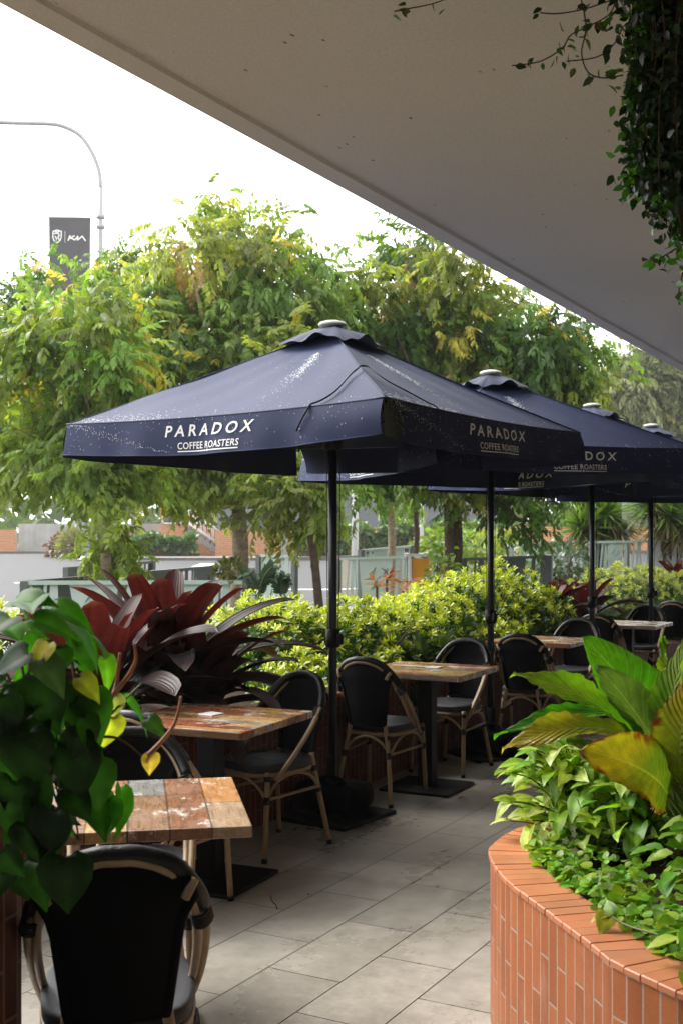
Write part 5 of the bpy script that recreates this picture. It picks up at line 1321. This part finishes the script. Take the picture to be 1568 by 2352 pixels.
def strokes(lines, wpx, name):
    m = MB()
    for ln_ in lines:
        for (a, b), (c, d) in zip(ln_[:-1], ln_[1:]):
            dx, dy = c-a, d-b; q = math.hypot(dx, dy); nx, ny = -dy/q*wpx/2, dx/q*wpx/2; ex, ey = dx/q*wpx*.25, dy/q*wpx*.25
            m.add([bpt(a-ex+nx, b-ey+ny), bpt(c+ex+nx, d+ey+ny), bpt(c+ex-nx, d+ey-ny), bpt(a-ex-nx, b-ey-ny)], [(0, 1, 2, 3)])
    m.build(name, M['letter_paint'], bnn, world=True)
strokes([[(123, 532), (132, 529), (142, 532), (142, 545), (139, 553), (132, 558), (125, 553), (122, 545), (123, 532)], [(125, 537), (134, 536), (138, 541), (134, 545), (137, 551)], [(127, 543), (131, 548), (130, 554)], [(128, 533), (137, 533)]], 2.6, 'shield_emblem')
strokes([[(150.5, 532), (150.5, 558)]], .9, 'divider')
strokes([[(158, 553), (162, 542), (162.5, 548), (172, 542)], [(164, 547), (173, 552), (180, 543)], [(180, 543), (179, 552), (190, 543), (197, 553)]], 3.0, 'wordmark')
# ================================================================ creeping fig hanging at the top right
vn = thing('creeping_fig', 'dark creeping fig hanging from the awning at the top right', 'climbing plant', P(1540, 60, 3.3))
L = Leaves(); st = MB(); pos, D, U, S, K = [], [], [], [], []
def strand(pts, n, size, cols, wob=.02):
    sp_ = spline(pts, 8); st.tube(sp_, .0022, 5, False)
    for i in range(n):
        p = random.choice(sp_)+Vector((random.gauss(0, wob), random.gauss(0, wob), random.gauss(0, wob)))
        pos.append(p); D.append((random.gauss(0, .7), random.gauss(-.1, .6), random.gauss(-.5, .6))); U.append((random.gauss(-.2, .6), random.gauss(-.6, .5), random.gauss(.5, .5))); S.append(size*random.uniform(.7, 1.25)); K.append(random.choice(cols))
DV = [(.012, .032, .012), (.008, .020, .008), (.018, .05, .016), (.03, .05, .03)]; LVN = [(.06, .2, .02), (.09, .26, .025), (.045, .14, .02)]
def zc(Y): return CAM_H-(1243)/2708*Y
for i in range(60):
    px = random.uniform(1452, 1640); Y = random.uniform(3.15, 3.65)
    lim = np.interp(px, [1420, 1440, 1470, 1500, 1530, 1568, 1650], [330, 410, 430, 470, 500, 520, 560])+random.uniform(-60, 20)
    x = px
    pts = []; ztop = 3.3; py0 = 1243-(ztop-CAM_H)/Y*2708
    for k in range(5):
        f = k/4; pts.append(P(x+random.uniform(-16, 16), py0+(lim-py0)*f, Y))
    strand(pts, 105, .030, DV+(LVN if px < 1475 else DV[:2]), .022)
for pp, Y in (([(1560, 380), (1545, 440), (1520, 470), (1505, 505)], 3.2), ([(1568, 480), (1560, 560), (1550, 600)], 3.2), ([(1568, 560), (1520, 590), (1495, 600)], 3.15), ([(1575, 600), (1562, 650), (1556, 690)], 3.2), ([(1480, 380), (1455, 410), (1432, 415)], 3.2), ([(1575, 450), (1545, 455), (1515, 460)], 3.2)):
    strand([P(a, b, Y) for a, b in pp], 16, .028, LVN+DV[:1], .012)
for pp, Y, n in (([(1330, -20), (1345, 60), (1335, 120), (1350, 165), (1385, 178), (1430, 172)], 3.2, 9), ([(1420, -20), (1400, 30), (1350, 60), (1310, 80), (1290, 110), (1240, 140), (1175, 150)], 3.75, 34), ([(1400, 0), (1340, 20), (1280, 30), (1240, 28)], 3.75, 8), ([(1040, -10), (990, 8), (940, 18), (905, 25)], 3.8, 6), ([(1430, 60), (1410, 100), (1370, 130), (1300, 140)], 3.7, 14)):
    strand([P(a, b, Y) for a, b in pp], n, .032, LVN[2:]+DV[2:]+[(.10, .11, .03)], .010)
scat(L, T_OVAL, pos, D, U, S, np.array(K)*uni(.8, 1.2, len(K))[:, None]); L.V[0] = L.V[0]
L.build('foliage', M['leaf_vine'], vn, True); st.build('stems', M['stem_brown'], vn, world=True)
# ================================================================ litter on the tiles
def litter(label, px, py, ln, rz, T=T_OVAL):
    Y = 1.55*2708/(py-1243); p = P(px, py, Y); p.z = .006
    L = Leaves(); scat(L, T, [(0, 0, 0)], [(math.cos(rz), math.sin(rz), .25)], [(0, 0, 1)], [ln], np.array([(.16, .09, .04)]))
    o = L.build('fallen_leaf', M['dry_leaf'], None, True); o.location = p; tag(o, label, 'fallen leaf', 'dry leaves fallen on the tiles')
litter('dark curled leaf on the tiles below the second umbrella', 1050, 1838, .06, .4)
litter('tiny dry leaf on the tiles at the lower middle, left of the twig', 448, 2106, .022, 1.)
litter('small dry leaf on the tiles beside the bottom left chair', 418, 2255, .025, .2)
litter('dark fleck of leaf on the tiles left of the planter', 710, 2060, .02, 2.)
tw = thing('fallen_twig', 'thin curved dark twig lying on the tiles at the lower left', 'twig', (0, 0, 0))
def fp(px, py): Y = 1.55*2708/(py-1243); q = P(px, py, Y); q.z = .004; return q
tw.location = fp(632, 2080); m = MB(); m.tube(spline([fp(622, 2060), fp(624, 2072), fp(634, 2082), fp(636, 2091)], 5), .0022, 5); m.build('stem', M['stem_brown'], tw, world=True)

# ================================================================ thin haze volume, added for the lens flare veil and far fading
hz = MB(); hz.box((0, 180, 5.2), (598, 438, 14.6)); hm, ht, ho = newmat('air')
pv = nd(ht, 'ShaderNodeVolumePrincipled', Color=(.95, .97, 1, 1), Density=.0006, Anisotropy=.2); ht.links.new(pv.outputs[0], ho.inputs['Volume'])
struct(hz.build('haze', hm), 'stuff')
